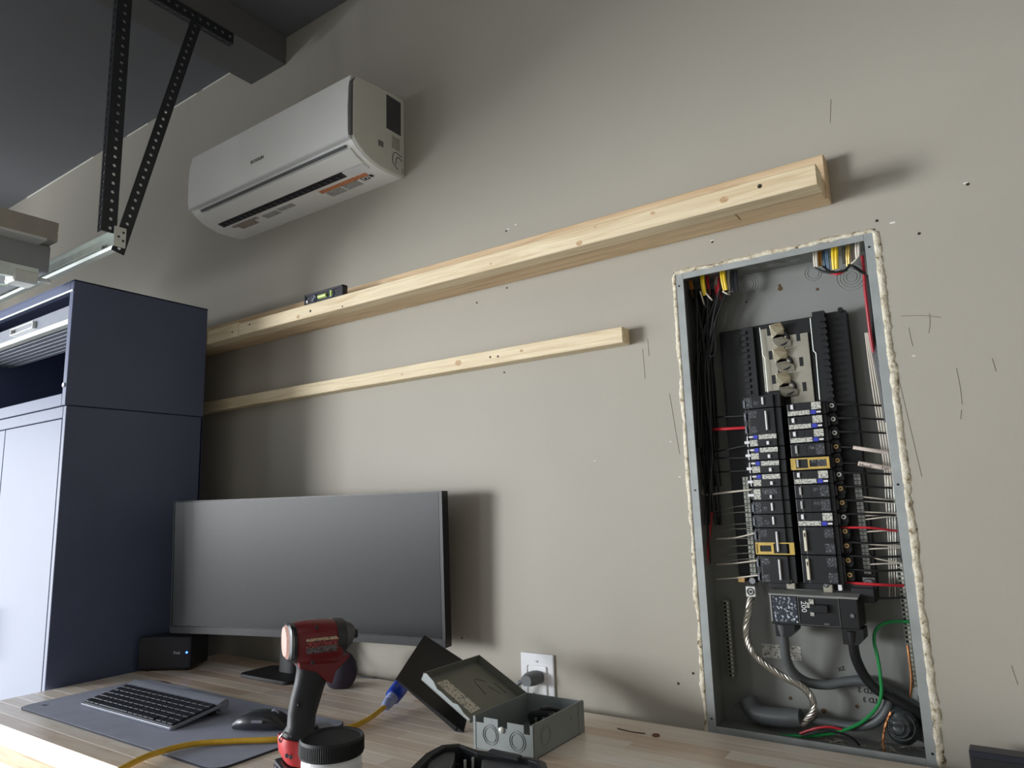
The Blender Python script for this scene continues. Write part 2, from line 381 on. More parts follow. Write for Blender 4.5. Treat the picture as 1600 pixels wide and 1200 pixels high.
for u, v, s in ((794, 358, .004), (806, 351, .004), (1509, 286, .004), (1113, 376, .004), (1395, 348, .005), (1062, 745, .003), (1048, 690, .003), (1428, 556, .003), (930, 720, .003), (726, 995, .003)):
    p = at(u, v, 0)
    box(bm, (p.x - s, -.0009, p.z - s * .35), (p.x + s, .0003, p.z + s * .35), None, .0008)
obj('paint_chip', bm, M_chip, wall_back)

# ------------------------------------------------------------------ open garage door parked overhead, track and hangers
gd = thing('garage_door', 'pale grey overhead garage door parked open beyond the tall cabinet', 'garage door', (-3.2, -1.8, 2.04))
for i in range(4):
    x1 = -2.15 - i * .51; obj('door_panel', bx((x1 - .505, -3.0, 2.042), (x1, -.568, 2.122), .004), M_door, gd)
bm = B(); extrude_x(bm, [(-3.0, 2.122), (-.571, 2.122), (-.571, 2.148), (-.575, 2.15), (-.571, 2.152), (-.571, 2.178), (-3.0, 2.178)], -2.17, -2.105)
obj('top_strut', bm, M_strut, gd)
obj('strut_highlight', bx((-2.17, -3.0, 2.116), (-2.098, -.60, 2.123)), M_aluw, gd)  # bright strip drawn in for the highlight line under the strut
bm = B(); box(bm, (-2.20, -1.6, 2.025), (-2.135, -.60, 2.042)); box(bm, (-2.15, -1.6, 2.006), (-2.135, -.63, 2.025)); obj('bottom_rail', bm, M_alu, gd)
bm = B(); box(bm, (-2.19, -.66, 1.995), (-2.13, -.60, 2.03), None, .004); cyl(bm, (-2.16, -.60, 2.02), (-2.16, -.560, 2.02), .006); obj('roller_bracket', bm, M_aluw, gd)
bm = B(); tube(bm, [(-2.18, -.95, 2.005), (-2.18, -.93, 1.985), (-2.18, -.68, 1.985), (-2.18, -.66, 2.005)], .004, 6, 3); obj('lift_handle', bm, M_alu, gd)
tr = thing('door_track', 'shiny galvanised horizontal garage door track above the dark cabinet', 'track', (-3.2, -.51, 2.068))
bm = B(); pr = [(-.505, 2.066), (-.505, 2.118), (-.522, 2.121), (-.5225, 2.119), (-.509, 2.115), (-.512, 2.094), (-.515, 2.092), (-.512, 2.090), (-.509, 2.071), (-.522, 2.068), (-.5275, 2.073), (-.529, 2.070), (-.524, 2.064)]
extrude_x(bm, pr, -4.4, -1.869); obj('rail', bm, M_alu, tr)
bm = B()
box(bm, (-1.863, -.535, 2.064), (-1.859, -.503, 2.120), None, .0018, 2); obj('end_plate', bm, M_aluw, tr)
bm = B()
for y, z in ((-.511, 2.106), (-.523, 2.092), (-.511, 2.083)): cyl(bm, (-1.8600, y, z), (-1.8584, y, z), .0032, 10)
obj('bolt_hole', bm, M_bk, tr)
bm = B(); cyl(bm, (-1.95, -.505, 2.083), (-1.95, -.520, 2.083), .0075, 6); obj('bolt', bm, M_steel, tr)
bm = B(); cyl(bm, (-2.42, -.505, 2.083), (-2.42, -.520, 2.083), .0075, 6); obj('bolt', bm, M_steel, tr)

def perforated(bm, L, W, pitch=.0254, hr=.0048, mtx=Matrix(), off=None, t=.0025, slot=False):
    """flat strip with real holes, length along local x, width along local y"""
    n = int(L / pitch); off = W / 2 if off is None else off
    fr = []
    for i in range(n):
        x0 = i * pitch; x1 = x0 + pitch; cx = (x0 + x1) / 2; k = 8
        O = [(x0, 0), (cx, 0), (x1, 0), (x1, off), (x1, W), (cx, W), (x0, W), (x0, off)]
        I = [(cx + hr * math.cos(a) * (1.5 if slot else 1), off + hr * math.sin(a)) for a in [math.atan2(-1, -1), -PI / 2, -PI / 4, 0, PI / 4, PI / 2, 3 * PI / 4, PI]]
        for z, fl in ((0, 0), (t, 1)):
            vo = [bm.verts.new(mtx @ Vector((a, b, z))) for a, b in O]; vi = [bm.verts.new(mtx @ Vector((a, b, z))) for a, b in I]
            for j in range(k):
                q = (vo[j], vo[(j + 1) % k], vi[(j + 1) % k], vi[j]); bm.faces.new(q if fl else q[::-1])
            fr.append((vo, vi))
        (o0, i0), (o1, i1) = fr[-2:]
        for j in range(k): bm.faces.new((i0[j], i0[(j + 1) % k], i1[(j + 1) % k], i1[j]))
        for a, b in ((0, 1), (1, 2), (4, 5), (5, 6)): bm.faces.new((o0[a], o1[a], o1[b], o0[b]))
        if i == 0: 
            for a, b in ((6, 7), (7, 0)): bm.faces.new((o0[a], o1[a], o1[b], o0[b]))
        if i == n - 1:
            for a, b in ((2, 3), (3, 4)): bm.faces.new((o0[a], o1[a], o1[b], o0[b]))
XA = -1.868
def angle(name, label, p, q, wdir, W, second=None, W2=.022, parent=None, off=None):
    th = thing(name, label, 'hanger bracket', p)
    p = Vector(p); q = Vector(q); d = (q - p); L = d.length
    bm = B(); perforated(bm, L, W, mtx=frame_mtx(p, d, wdir), off=off); obj('perforated_flange', bm, M_angle, th)
    if second is not None:
        bm = B(); perforated(bm, L, W2, mtx=frame_mtx(p, d, second), slot=True); obj('side_flange', bm, M_angle, th)
    return th
angle('ceiling_angle', 'perforated black angle iron running along the bottom of the ceiling beam', (XA, -.205, 2.846), (XA, -1.6, 2.846), (0, 0, 1), .036, (-1, 0, 0))
angle('hanger_angle', 'vertical perforated black angle iron holding up the garage door track', (XA, -.5615, 2.100), (XA, -.5615, 2.875), (0, 1, 0), .037, (-1, 0, 0), off=.020)
angle('diagonal_strap', 'slanted perforated black strap from ceiling beam down to the track end', (XA + .0005, -.535, 2.055), (XA + .0005, -.345, 2.865), (0, 1, 0), .034)

# ------------------------------------------------------------------ mini split air conditioner
ac = thing('air_conditioner', 'white wall mounted mini split air conditioner high on the grey wall', 'air conditioner', (-1.7, -.1, 2.29))
AX0, AX1 = -2.087, -1.3145
PF = [(0, 2.2957), (-.0198, 2.2935), (-.0585, 2.2911), (-.096, 2.2916), (-.1323, 2.2996), (-.156, 2.3085), (-.1793, 2.3228), (-.1955, 2.338), (-.197, 2.352), (-.1975, 2.50), (-.186, 2.520), (-.016, 2.538), (0, 2.532)]
bm = B(); extrude_x(bm, PF, AX0 + .012, AX1 - .012)
obj('housing', bm, M_acw, ac, smooth=True, ang=50)
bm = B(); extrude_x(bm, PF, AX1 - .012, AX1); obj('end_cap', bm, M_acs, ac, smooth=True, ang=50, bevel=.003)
bm = B(); extrude_x(bm, PF, AX0, AX0 + .012); obj('end_cap', bm, M_acw, ac, smooth=True, ang=50, bevel=.003)
bm = B()
fp = [(-.198, 2.341), (-.2035, 2.341), (-.207, 2.36), (-.2085, 2.42), (-.2065, 2.48), (-.198, 2.521), (-.194, 2.521), (-.194, 2.341)]
extrude_x(bm, fp, AX0 + .003, AX1 - .012); obj('front_panel', bm, M_acw, ac, smooth=True, ang=60)
bm = B(); extrude_x(bm, [(-.190, 2.345), (-.2045, 2.345), (-.2055, 2.42), (-.203, 2.50), (-.190, 2.515)], AX1 - .012, AX1 - .003); obj('seam_strip', bm, M_acg, ac)
bm = B(); extrude_x(bm, [(-.196, 2.334), (-.206, 2.336), (-.206, 2.341), (-.196, 2.342)], AX0 + .003, AX1 - .010); obj('lower_lip', bm, M_white, ac)
# louvre flap sits in the curved underside
def offp(y, z, d): return (y, z - d)
bm = B(); extrude_x(bm, [(-.187, 2.3305), (-.183, 2.327), (-.186, 2.321), (-.193, 2.327)], -2.035, -1.355); obj('louver_gap', bm, M_acg, ac)
bm = B(); extrude_x(bm, [(-.180, 2.322), (-.156, 2.307), (-.134, 2.299), (-.1345, 2.2965), (-.157, 2.3035), (-.182, 2.3185)], -2.02, -1.345); obj('louver', bm, M_acw, ac, smooth=True)
bm = B(); extrude_x(bm, [(-.130, 2.2990), (-.109, 2.2945), (-.109, 2.2925), (-.131, 2.2965)], -2.03, -1.432); obj('outlet_slot', bm, M_slot, ac)
bm = B()
for i in range(24):
    x = -2.02 + i * .0252; box(bm, (x, -.126, 2.2925), (x + .006, -.113, 2.2945))
obj('slot_ribs', bm, M_slotr, ac)
bm = B(); extrude_x(bm, [(-.131, 2.2992), (-.108, 2.2945), (-.108, 2.2905), (-.132, 2.2945)], -1.432, -1.348); obj('display_cover', bm, M_white, ac)
bm = B(); box(bm, (-1.572, -.0975, 2.2897), (-1.377, -.082, 2.2912)); obj('warning_strip', bm, M_orange, ac)
for x0_, y0_, x1_, y1_ in ((-1.562, -.078, -1.50, -.050), (-1.49, -.080, -1.43, -.052), (-1.85, -.094, -1.78, -.07), (-1.77, -.096, -1.70, -.078)): obj('small_print', bx((x0_, y0_, 2.2896), (x1_, y1_, 2.2911)), M_smallprint, ac)
bm = B(); box(bm, (-2.0, -.1, 2.2896), (-1.87, -.088, 2.2911)); box(bm, (-1.985, -.088, 2.2896), (-1.90, -.066, 2.2911)); obj('caution_print', bm, M_brownprint, ac)
bm = B()
for dx, dy in ((0, 0), (0, 1)): box(bm, (-1.412, -.083 + dy * .017, 2.2897), (-1.386, -.0815 + dy * .017, 2.2912))
box(bm, (-1.412, -.083, 2.2897), (-1.4105, -.0645, 2.2912)); box(bm, (-1.3875, -.083, 2.2897), (-1.386, -.0645, 2.2912)); cyl(bm, (-1.399, -.073, 2.2897), (-1.399, -.073, 2.2912), .004, 8)
box(bm, (-1.379, -.080, 2.2897), (-1.369, -.068, 2.2912)); obj('hazard_mark', bm, M_ink, ac)
bm = B(); box(bm, (AX1 - .001, -.0745, 2.417), (AX1 + .0008, -.0165, 2.521)); obj('rating_label', bm, M_specsheet, ac)
bm = B(); box(bm, (AX1 - .001, -.052, 2.366), (AX1 + .0006, -.020, 2.404)); obj('barcode_print', bm, print_mat('side_small_print', (190, 190, 178), (110, 110, 104), 300, 300, amount=0.45), ac)
bm = B()
for i in range(4): box(bm, (AX1 - .001, -.106, 2.352 + i * .0045), (AX1 + .0006, -.086, 2.3545 + i * .0045))
tube(bm, [(AX1 + .0004, -.012, 2.352), (AX1 + .0004, -.035, 2.357), (AX1 + .0004, -.047, 2.350), (AX1 + .0004, -.049, 2.325), (AX1 + .0004, -.030, 2.308)], .0011, 5)
tube(bm, [(AX1 + .0004, -.012, 2.340), (AX1 + .0004, -.028, 2.346), (AX1 + .0004, -.035, 2.338), (AX1 + .0004, -.036, 2.322)], .0011, 5)
cyl(bm, (AX1 - .001, -.010, 2.316), (AX1 + .0006, -.010, 2.316), .002, 6); cyl(bm, (AX1 - .001, -.010, 2.308), (AX1 + .0006, -.010, 2.308), .002, 6)
obj('side_marks', bm, M_ink, ac)
obj('logo', text_bm('ROVSUN', .0158, frame_mtx((-1.748, -.2088, 2.389), (1, 0, 0), (0, 0, 1))), M_ink, ac)

# ------------------------------------------------------------------ lumber on the wall
def board(label, lo, hi, mat, holes=(), jog=None):
    bm = B(); vs = box(bm, lo, hi, None, .0018)
    o = obj('lumber_board', bm, mat); tag(o, label, 'lumber', 'pine boards screwed to the wall')
    for i, (u, v, r) in enumerate(holes):
        p = at(u, v, lo[1]); b = B(); cyl(b, (p.x, lo[1] - .0004, p.z), (p.x, lo[1] + .002, p.z), r, 10)
        h = obj('screw_hole', b, M_screw, o)
    return o
XL = -2.62
board('long pine two by four against the wall, rearmost of the upper stack', (XL, -.037, 1.9045), (-.2065, 0, 1.9935), M_pine_shade)
board('short pine strip under the middle layer at the right end of upper stack', (-.3675, -.0815, 1.9025), (-.2095, -.0375, 1.9395), M_pine_shade)
board('long pine strip sandwiched in the middle layer of the upper stack', (XL, -.0815, 1.9025), (-.369, -.0375, 1.9395), M_pine_shade)
board('long bright pine strip at the front of the upper stack under the small level', (-1.9035, -.126, 1.9000), (-.2065, -.082, 1.9385), M_pine,
      ((1187, 291, .0042), (485, 486, .004), (535, 479, .0025), (390, 507, .003)))
board('short pine end piece at the front of the upper stack beside the cabinet', (XL, -.127, 1.8985), (-1.905, -.082, 1.944), M_pine, ((363, 519, .003),))
board('single thin pine strip mounted alone below the upper stack of boards', (XL, -.036, 1.6965), (-.6412, 0, 1.7320), M_pine, ((766, 558, .0028), (778, 557, .0028)))
def knot(u, v, Y, r, host=None):
    p = at(u, v, Y); b = B(); loft(b, [((p.x, Y - .0003, p.z), (1, 0, 0), r * 1.25, (0, 0, 1), r * .9), ((p.x, Y + .001, p.z), (1, 0, 0), r * 1.25, (0, 0, 1), r * .9)], 12)
    return obj('knot', b, plain('knot_brown', (200, 166, 126), 0.6, var=0.3, vs=300), host)
hosts = {o['label'][:10] + str(i): o for i, o in enumerate(bpy.data.objects) if o.name.startswith('lumber')}
front = next(o for o in bpy.data.objects if o.get('label', '').startswith('long bright')); single = next(o for o in bpy.data.objects if o.get('label', '').startswith('single thin')); rear = next(o for o in bpy.data.objects if o.get('label', '').startswith('long pine two'))
for u, v, r, h, Y in ((1131, 312, .007, front, -.126), (905, 380, .006, front, -.126), (1020, 333, .004, front, -.126), (930, 355, .003, front, -.126), (767, 412, .0025, front, -.126), (466, 495, .006, front, -.126), (716, 567, .008, single, -.036), (628, 585, .003, single, -.036), (815, 548, .004, single, -.036), (834, 380, .003, rear, -.037)):
    knot(u, v, Y, r, h)

# ------------------------------------------------------------------ small level
lv = thing('torpedo_level', 'small black torpedo level lying on the upper wall boards', 'level', (-1.52, -.105, 1.9397))
LYF, LYB = -.114, -.096; z0 = 1.9397; h = .0345; xa, xb = -1.607, -1.444
bm = B(); box(bm, (xa, LYB - .003, z0), (xb, LYB, z0 + h)); box(bm, (xa, LYF, z0), (xb, LYB, z0 + .005)); box(bm, (xa, LYF, z0 + h - .005), (xb, LYB, z0 + h)); box(bm, (xa, LYF, z0), (xa + .006, LYB, z0 + h)); box(bm, (xb - .006, LYF, z0), (xb, LYB, z0 + h))
box(bm, (xa + .006, LYF + .003, z0 + .005), (xb - .006, LYB - .003, z0 + h - .005)); obj('body', bm, M_level, lv, bevel=.0008)
bm = B(); ring(bm, (xa + .042, LYF + .002, z0 + h / 2), (0, 1, 0), .010, .0018); ring(bm, (xb - .048, LYF + .002, z0 + h / 2), (0, 1, 0), .010, .0018); obj('vial_ring', bm, M_navydark, lv, smooth=True)
bm = B(); cyl(bm, (xa + .062, LYF + .002, z0 + h / 2), (xa + .096, LYF + .002, z0 + h / 2), .0062, 14); obj('centre_vial', bm, M_vial, lv, smooth=True)
bm = B(); cyl(bm, (xb - .048, LYF + .002, z0 + h / 2 - .009), (xb - .048, LYF + .002, z0 + h / 2 + .009), .0045, 12); obj('plumb_vial', bm, M_vial, lv, smooth=True)
bm = B(); cyl(bm, (xa + .036, LYF + .002, z0 + h / 2 - .008), (xa + .048, LYF + .002, z0 + h / 2 + .008), .0045, 12); obj('angle_vial', bm, plain('grey_vial', (140, 142, 150), .2), lv, smooth=True)
bm = B(); box(bm, (xa + .010, LYF - .0005, z0 + .008), (xa + .016, LYF + .004, z0 + .016)); obj('sticker', bm, M_white, lv)

# ------------------------------------------------------------------ tall metal cabinet
cb = thing('storage_cabinet', 'tall dark navy metal storage cabinet with double doors beside the desk', 'cabinet', (-2.49, -.33, 0))
CXR, CXL, CYF, CYB = -2.0695, -2.90, -.5305, -.130
bm = B(); box(bm, (CXR - .018, CYF, 0), (CXR, CYB, 1.6590)); obj('side_panel', bm, M_navy, cb, bevel=.002)
bm = B(); box(bm, (CXL, CYF, 0), (CXL + .018, CYB, 1.6590)); obj('side_panel', bm, M_navy, cb, bevel=.002)
obj('top_rail', bx((CXL + .018, CYF, 1.6265), (CXR - .018, CYB, 1.6590), .0015), M_navy, cb)
obj('base_rail', bx((CXL + .018, CYF, 0), (CXR - .018, CYB, .10), .0015), M_navy, cb)
obj('back_panel', bx((CXL, CYB - .006, 0), (CXR, CYB, 1.659)), M_navydark, cb)
obj('door', bx((-2.4530, CYF - .001, .104), (-2.0870, CYF + .018, 1.6240), .0015), M_navy, cb)
dl = obj('door', bx((-2.8830, CYF - .001, .104), (-2.4560, CYF + .018, 1.6240), .0015), M_navy, cb)
bm = B(); box(bm, (-2.485, CYF - .03, .95), (-2.470, CYF - .001, 1.10), None, .003); obj('handle', bm, M_alu, dl)
uc = thing('overhead_cabinet', 'navy metal top cabinet with a rolled up tambour shutter above the tall cabinet', 'cabinet', (-2.49, -.33, 1.661))
UF, UR, ZT = -.5350, -2.068, 2.0147
obj('side_panel', bx((UR - .022, UF, 1.6605), (UR, CYB, ZT), .0015), M_navy, uc)
obj('side_panel', bx((CXL, UF, 1.6605), (CXL + .022, CYB, ZT), .0015), M_navy, uc)
obj('top_panel', bx((CXL, UF, ZT - .004), (UR, CYB, ZT)), M_navy, uc)
obj('back_panel', bx((CXL + .022, CYB - .008, 1.6605), (UR - .022, CYB, ZT - .004)), M_navydark, uc)
obj('bottom_rail', bx((CXL + .022, UF, 1.6605), (UR - .022, CYB, 1.6940), .0015), M_navy, uc)
bm = B(); box(bm, (CXL + .022, UF, 1.9845), (UR - .022, UF + .02, ZT - .004), None, .001); obj('top_rail', bm, M_navy, uc)
obj('trim_edge', bx((CXL + .01, UF - .002, 1.9815), (UR - .002, UF, 1.9865)), M_alu, uc)
sh = obj('shutter_bar', bx((CXL + .024, UF + .008, 1.9070), (UR - .024, UF + .022, 1.9480), .001), M_kb, uc)
obj('light_strip', bx((CXL + .024, UF + .002, 1.8925), (UR - .024, UF + .026, 1.9070), .002), M_aluw, uc)
bm = B(); rectframe(bm, -2.4725, -2.3140, 1.9155, 1.9375, .004, UF - .002, UF + .012); obj('shutter_handle', bm, M_aluw, sh)
for i in range(6):
    y = UF + .040 + i * .020; obj('shutter_slat', bx((CXL + .024, y, 1.8945 - i * .001), (UR - .024, y + .0155, 1.9015 - i * .001), .001), M_kb, uc)
bm = B(); box(bm, (UR - .030, UF + .004, 1.6940), (UR - .0221, UF + .02, 1.895)); obj('shutter_guide', bm, M_aluw, uc)
bm = B(); cyl(bm, (UR - .012, UF - .001, 1.7160), (UR - .012, UF - .004, 1.7160), .006, 14); obj('rivet', bm, M_white, uc)

# ------------------------------------------------------------------ workbench with butcher block top
DZ = .9275; DXL, DXR, DYF, DYB = -2.056, 1.3, -.7165, -.045; TK = .040
wb = thing('workbench', 'long butcher block workbench with pale pine edge under the wall boards', 'workbench', (-.4, -.35, 0))
rowsN = 17; rw = (DYB - DYF) / rowsN
for i in range(rowsN):
    y0 = DYF + i * rw; x = DXL
    while x < DXR - .01:
        L = R.uniform(.28, .75); x1 = min(DXR, x + L)
        if DXR - x1 < .12: x1 = DXR
        o = obj('stave', bx((x + .0001, y0 + .00015, DZ - TK), (x1 - .0001, y0 + rw - .00015, DZ), .0004), M_butchk if R.random() < .3 else M_butch, wb)
        x = x1
obj('apron', bx((DXL, DYF + .002, DZ - TK - .034), (DXR, DYF + .030, DZ - TK), .001), M_pinef, wb)
obj('steel_frame', bx((DXL + .02, DYF + .006, DZ - TK - .084), (DXR - .02, DYF + .036, DZ - TK - .034), .003), M_alu, wb)
obj('steel_frame', bx((DXL + .02, -.10, DZ - TK - .084), (DXR - .02, -.07, DZ - TK), .003), M_alu, wb)
for x in (DXL + .03, -.4, DXR - .07):
    for y in (DYF + .008, -.11): obj('leg', bx((x, y, 0), (x + .04, y + .04, DZ - TK - .034), .003), M_alu, wb)
for u, v, a in ((1023, 1151, .5), (995, 1141, -.2), (1080, 1155, .3)):
    p = atz(u, v, DZ)
b = B(); p = atz(1025, 1150, DZ); ring(b, (p.x, p.y, DZ + .0015), (0, 0, 1), .006, .0013, 14, 5); o = obj('wood_shaving', b, plain('shaving_brown', (120, 66, 44), .6)); tag(o, 'tiny curled brown shaving on the bench near the wall', 'shaving')
b = B(); p = [atz(u, v, DZ + .001) for u, v in ((965, 1138), (985, 1143), (1008, 1146))]; tube(b, p, .0011, 5, 4); o = obj('wire_offcut', b, plain('thin_offcut', (110, 78, 58), .6)); tag(o, 'thin brown offcut lying on the bench right of the grey box', 'offcut')

# ------------------------------------------------------------------ desk mat, keyboard, mouse
mt = thing('desk_mat', 'grey felt desk mat under the keyboard and mouse', 'desk mat', (-1.54, -.495, DZ))
def rrect(x0, x1, y0, y1, r, n=6):
    o = []
    for cx, cy, a0 in ((x1 - r, y1 - r, 0), (x0 + r, y1 - r, PI / 2), (x0 + r, y0 + r, PI), (x1 - r, y0 + r, 1.5 * PI)):
        o += [(cx + r * math.cos(a0 + PI / 2 * i / n), cy + r * math.sin(a0 + PI / 2 * i / n)) for i in range(n + 1)]
    return o
b = B(); poly_prism(b, [(x, y, DZ) for x, y in rrect(-1.9330, -1.1500, -.6445, -.3450, .03)], (0, 0, .003)); obj('mat_edge', b, M_mated, mt)
b = B(); poly_prism(b, [(x, y, DZ + .003) for x, y in rrect(-1.9310, -1.1520, -.6425, -.3470, .028)], (0, 0, .0006)); obj('felt_surface', b, M_mat, mt)
p = atz(70, 1102, DZ + .0037)
obj('logo_print', text_bm('jsb', .018, frame_mtx((p.x - .012, p.y - .004, DZ + .0036), (1, 0, 0), (0, 1, 0)), .0002), M_ink, mt)
KX0, KX1, KY0, KY1 = -1.805, -1.424, -.565, -.440; KT = math.atan2(.020, KY1 - KY0)
kb = thing('keyboard', 'slim graphite keyboard with raised rear bar lying on the desk mat', 'keyboard', (KX0, KY0, DZ + .0037), Matrix.Rotation(KT, 3, 'X'))
KW, KD = KX1 - KX0, .1285
b = B(); poly_prism(b, [(x, y, 0.0008) for x, y in rrect(0, KW, 0, KD, .008)], (0, 0, .0062)); obj('base', b, M_kb, kb, local=True, bevel=.0015)
b = B(); poly_prism(b, [(x, y, .0065) for x, y in rrect(.004, KW - .004, .006, KD - .022, .004)], (0, 0, .0012)); obj('deck', b, M_kbd, kb, local=True)
b = B(); extrude_x(b, [(KD - .024, .004), (KD - .023, .0085), (KD - .006, .0125), (KD + .003, .0115), (KD + .005, .004), (KD, -.010), (KD - .012, -.012)], .004, KW - .004); obj('rear_bar', b, M_kb, kb, local=True, smooth=True, bevel=.001)
rows = [[1] * 3 + [6] + [1] * 5 + [-.4, 1, 1, 1], [2.2] + [1] * 10 + [2.2] + [-.1, 1, 1], [1.8] + [1] * 11 + [1.7, 1, 1], [1.5] + [1] * 12 + [1.5, 1], [1] * 13 + [2, 1], [1] * 16]
for ri, row in enumerate(rows):
    tot = sum(abs(q) for q in row); unit = (KW - .016) / tot; x = .008; y0 = .008 + ri * .0163
    for q in row:
        wd = abs(q) * unit
        if q > 0:
            b = B(); box(b, (x + .0011, y0, .0077), (x + wd - .0011, y0 + .0140, .0105), None, .0009); k_ = obj('key', b, M_key, kb, local=True)
        x += wd
for x in (.02, KW - .06):
    b = B(); box(b, (x, KD - .03, -.0140), (x + .04, KD - .018, .001)); obj('tilt_foot', b, M_bkm, kb, local=True)
ms = thing('computer_mouse', 'dark rubber coated computer mouse on the mat behind the drill', 'mouse', (-1.2735, -.458, DZ + .0036), Matrix.Rotation(math.radians(28), 3, 'Z'))
b = B(); secs = []
for t in [i / 12 for i in range(13)]:
    xx = -.060 + .118 * t; wv = .031 * max(.25, (1 - abs(2 * t - 1) ** 3.2)) ** .5; hv = .036 * max(.16, (1 - abs(2 * t - .9) ** 2.6)) ** .55
    secs.append(((xx, 0, hv * .48), (0, 1, 0), wv, (0, 0, 1), hv * .48))
loft(b, secs, 20, 2.4); obj('shell', b, M_mouse, ms, smooth=True, local=True)
b = B(); ring(b, (.022, 0, .0285), (0, 1, 0), .0060, .0030, 18, 6); obj('scroll_wheel', b, M_kb, ms, smooth=True, local=True)
b = B(); cyl(b, (-.01, -.034, .022), (.012, -.034, .022), .003, 8); obj('thumb_button', b, M_kb, ms, smooth=True, local=True)

# ------------------------------------------------------------------ monitor
hd = Vector((-.978, -.2068, 0)).normalized()          # from the right edge to the left edge
PR = Vector((-1.110, -.092, 0)); MW, MH = .868, .362; MZ0 = 1.032
nf = Vector((.2068, -.978, 0)).normalized()            # faces the camera side
mo = thing('monitor', 'wide black curved monitor standing at the rear of the desk', 'monitor', (PR.x + hd.x * MW / 2, PR.y + hd.y * MW / 2 + .03, DZ))
TILT = math.tan(math.radians(1.5))
def mpt(s, z, d=0.0):                                   # s from right edge 0 to left 1, slight curve away in the middle
    sag = -.022 * (1 - (2 * s - 1) ** 2)
    p = PR + hd * (MW * s) + nf * (sag + d + (z - (MZ0 + MH / 2)) * TILT); return Vector((p.x, p.y, z))
def slab(b, s0, s1, z0_, z1_, d0, d1, n=20):
    g = []
    for i in range(n + 1):
        s = s0 + (s1 - s0) * i / n; g.append([b.verts.new(mpt(s, z, d)) for z, d in ((z0_, d0), (z0_, d1), (z1_, d1), (z1_, d0))])
    for i in range(n):
        for j in range(4): b.faces.new((g[i][j], g[i][(j + 1) % 4], g[i + 1][(j + 1) % 4], g[i + 1][j]))
    b.faces.new(g[0]); b.faces.new(g[-1][::-1])
b = B(); slab(b, 0, 1, MZ0, MZ0 + MH, -.030, -.002); obj('casing', b, M_frame, mo)
b = B(); slab(b, .012, .995, MZ0 + .020, MZ0 + MH - .004, -.002, -.0008, 32); obj('screen', b, M_screen, mo, smooth=True)
b = B(); slab(b, 0, 1, MZ0, MZ0 + .018, -.002, .0022); slab(b, 0, .010, MZ0 + .018, MZ0 + MH, -.002, .0005, 2); slab(b, .996, 1, MZ0 + .018, MZ0 + MH, -.002, .0005, 2); slab(b, 0, 1, MZ0 + MH - .003, MZ0 + MH, -.002, .0005); obj('bezel', b, M_frame, mo)
cpt = mpt(.58, MZ0 + MH / 2, -.075); cpt.z = DZ; cpt.y -= .02
b = B(); slab(b, .35, .8, MZ0 + .06, MZ0 + MH - .06, -.055, -.030); obj('rear_bulge', b, M_bkm, mo)
b = B(); loft(b, [((cpt.x, cpt.y, DZ + .008), (1, 0, 0), .035, (0, 1, 0), .02), ((cpt.x, cpt.y, MZ0 + .18), (1, 0, 0), .028, (0, 1, 0), .016)], 16, 3); obj('stand_column', b, M_bkm, mo, smooth=True)
b = B(); poly_prism(b, [(cpt.x + x, cpt.y + .0 + y, DZ) for x, y in rrect(-.11, .095, -.085, .03, .02)], (0, 0, .009)); obj('stand_base', b, M_bkm, mo, bevel=.002)
b = B(); tube(b, [mpt(.5, MZ0 + .08, -.05), mpt(.5, MZ0 - .02, -.075), (cpt.x + .11, cpt.y - .0, DZ + .012), (cpt.x + .17, -.085, DZ + .0065), (cpt.x + .26, -.060, DZ + .0065)], .0025, 6); obj('power_cable', b, plain('grey_cable', (92, 92, 96), .5), mo, smooth=True)

# ------------------------------------------------------------------ subwoofer box and small speaker
sw = thing('subwoofer', 'black box subwoofer with blue light left of the monitor', 'speaker', (-1.98, -.24, DZ))
p0 = Vector((-2.052, -.309, 0)); p1 = Vector((-1.922, -.226, 0)); dd = (p1 - p0).normalized(); nn = Vector((dd.y, -dd.x, 0)); bk = -nn
b = B(); L = (p1 - p0).length; D2 = .13
fpts = rrect(0, L, 0, D2, .008)
poly_prism(b, [Vector((p.x, p.y, DZ + .004)) for p in (p0, p1, p1 + bk * .11, Vector((-2.058, p0.y + .10, 0)))], (0, 0, .089)); obj('body', b, M_spk, sw, bevel=.006)
b = B(); 
for x, y in ((.03, .012), (L - .02, .015), (L - .025, .085), (.05, .06)):
    q = p0 + dd * x + bk * y; cyl(b, (q.x, q.y, DZ), (q.x, q.y, DZ + .005), .008, 10)
obj('feet', b, M_bkm, sw)
q = p0 + dd * (L * .68) + nn * .0004
obj('logo', text_bm('Fosi', .0115, frame_mtx((q.x, q.y, DZ + .045), dd, (0, 0, 1)), .0003), M_white, sw)
q = p0 + dd * (L * .925) + nn * .0004; b = B(); cyl(b, q + Vector((0, 0, DZ + .049)), q + nn * .001 + Vector((0, 0, DZ + .049)), .0028, 12); obj('power_light', b, M_led, sw)
b = B()
cc = Vector((-1.398, -.149, DZ)); rx = .040
secs = [((cc.x, cc.y, DZ + z), (1, 0, 0), r, (0, 1, 0), r * .9) for z, r in ((0, .022), (.004, .030), (.018, .039), (.038, .043), (.058, .040), (.074, .030), (.082, .016), (.085, .004))]
loft(b, secs, 24); o = obj('round_speaker', b, M_orb, smooth=True, ang=80); tag(o, 'small rounded dark purple speaker behind the drill', 'speaker')

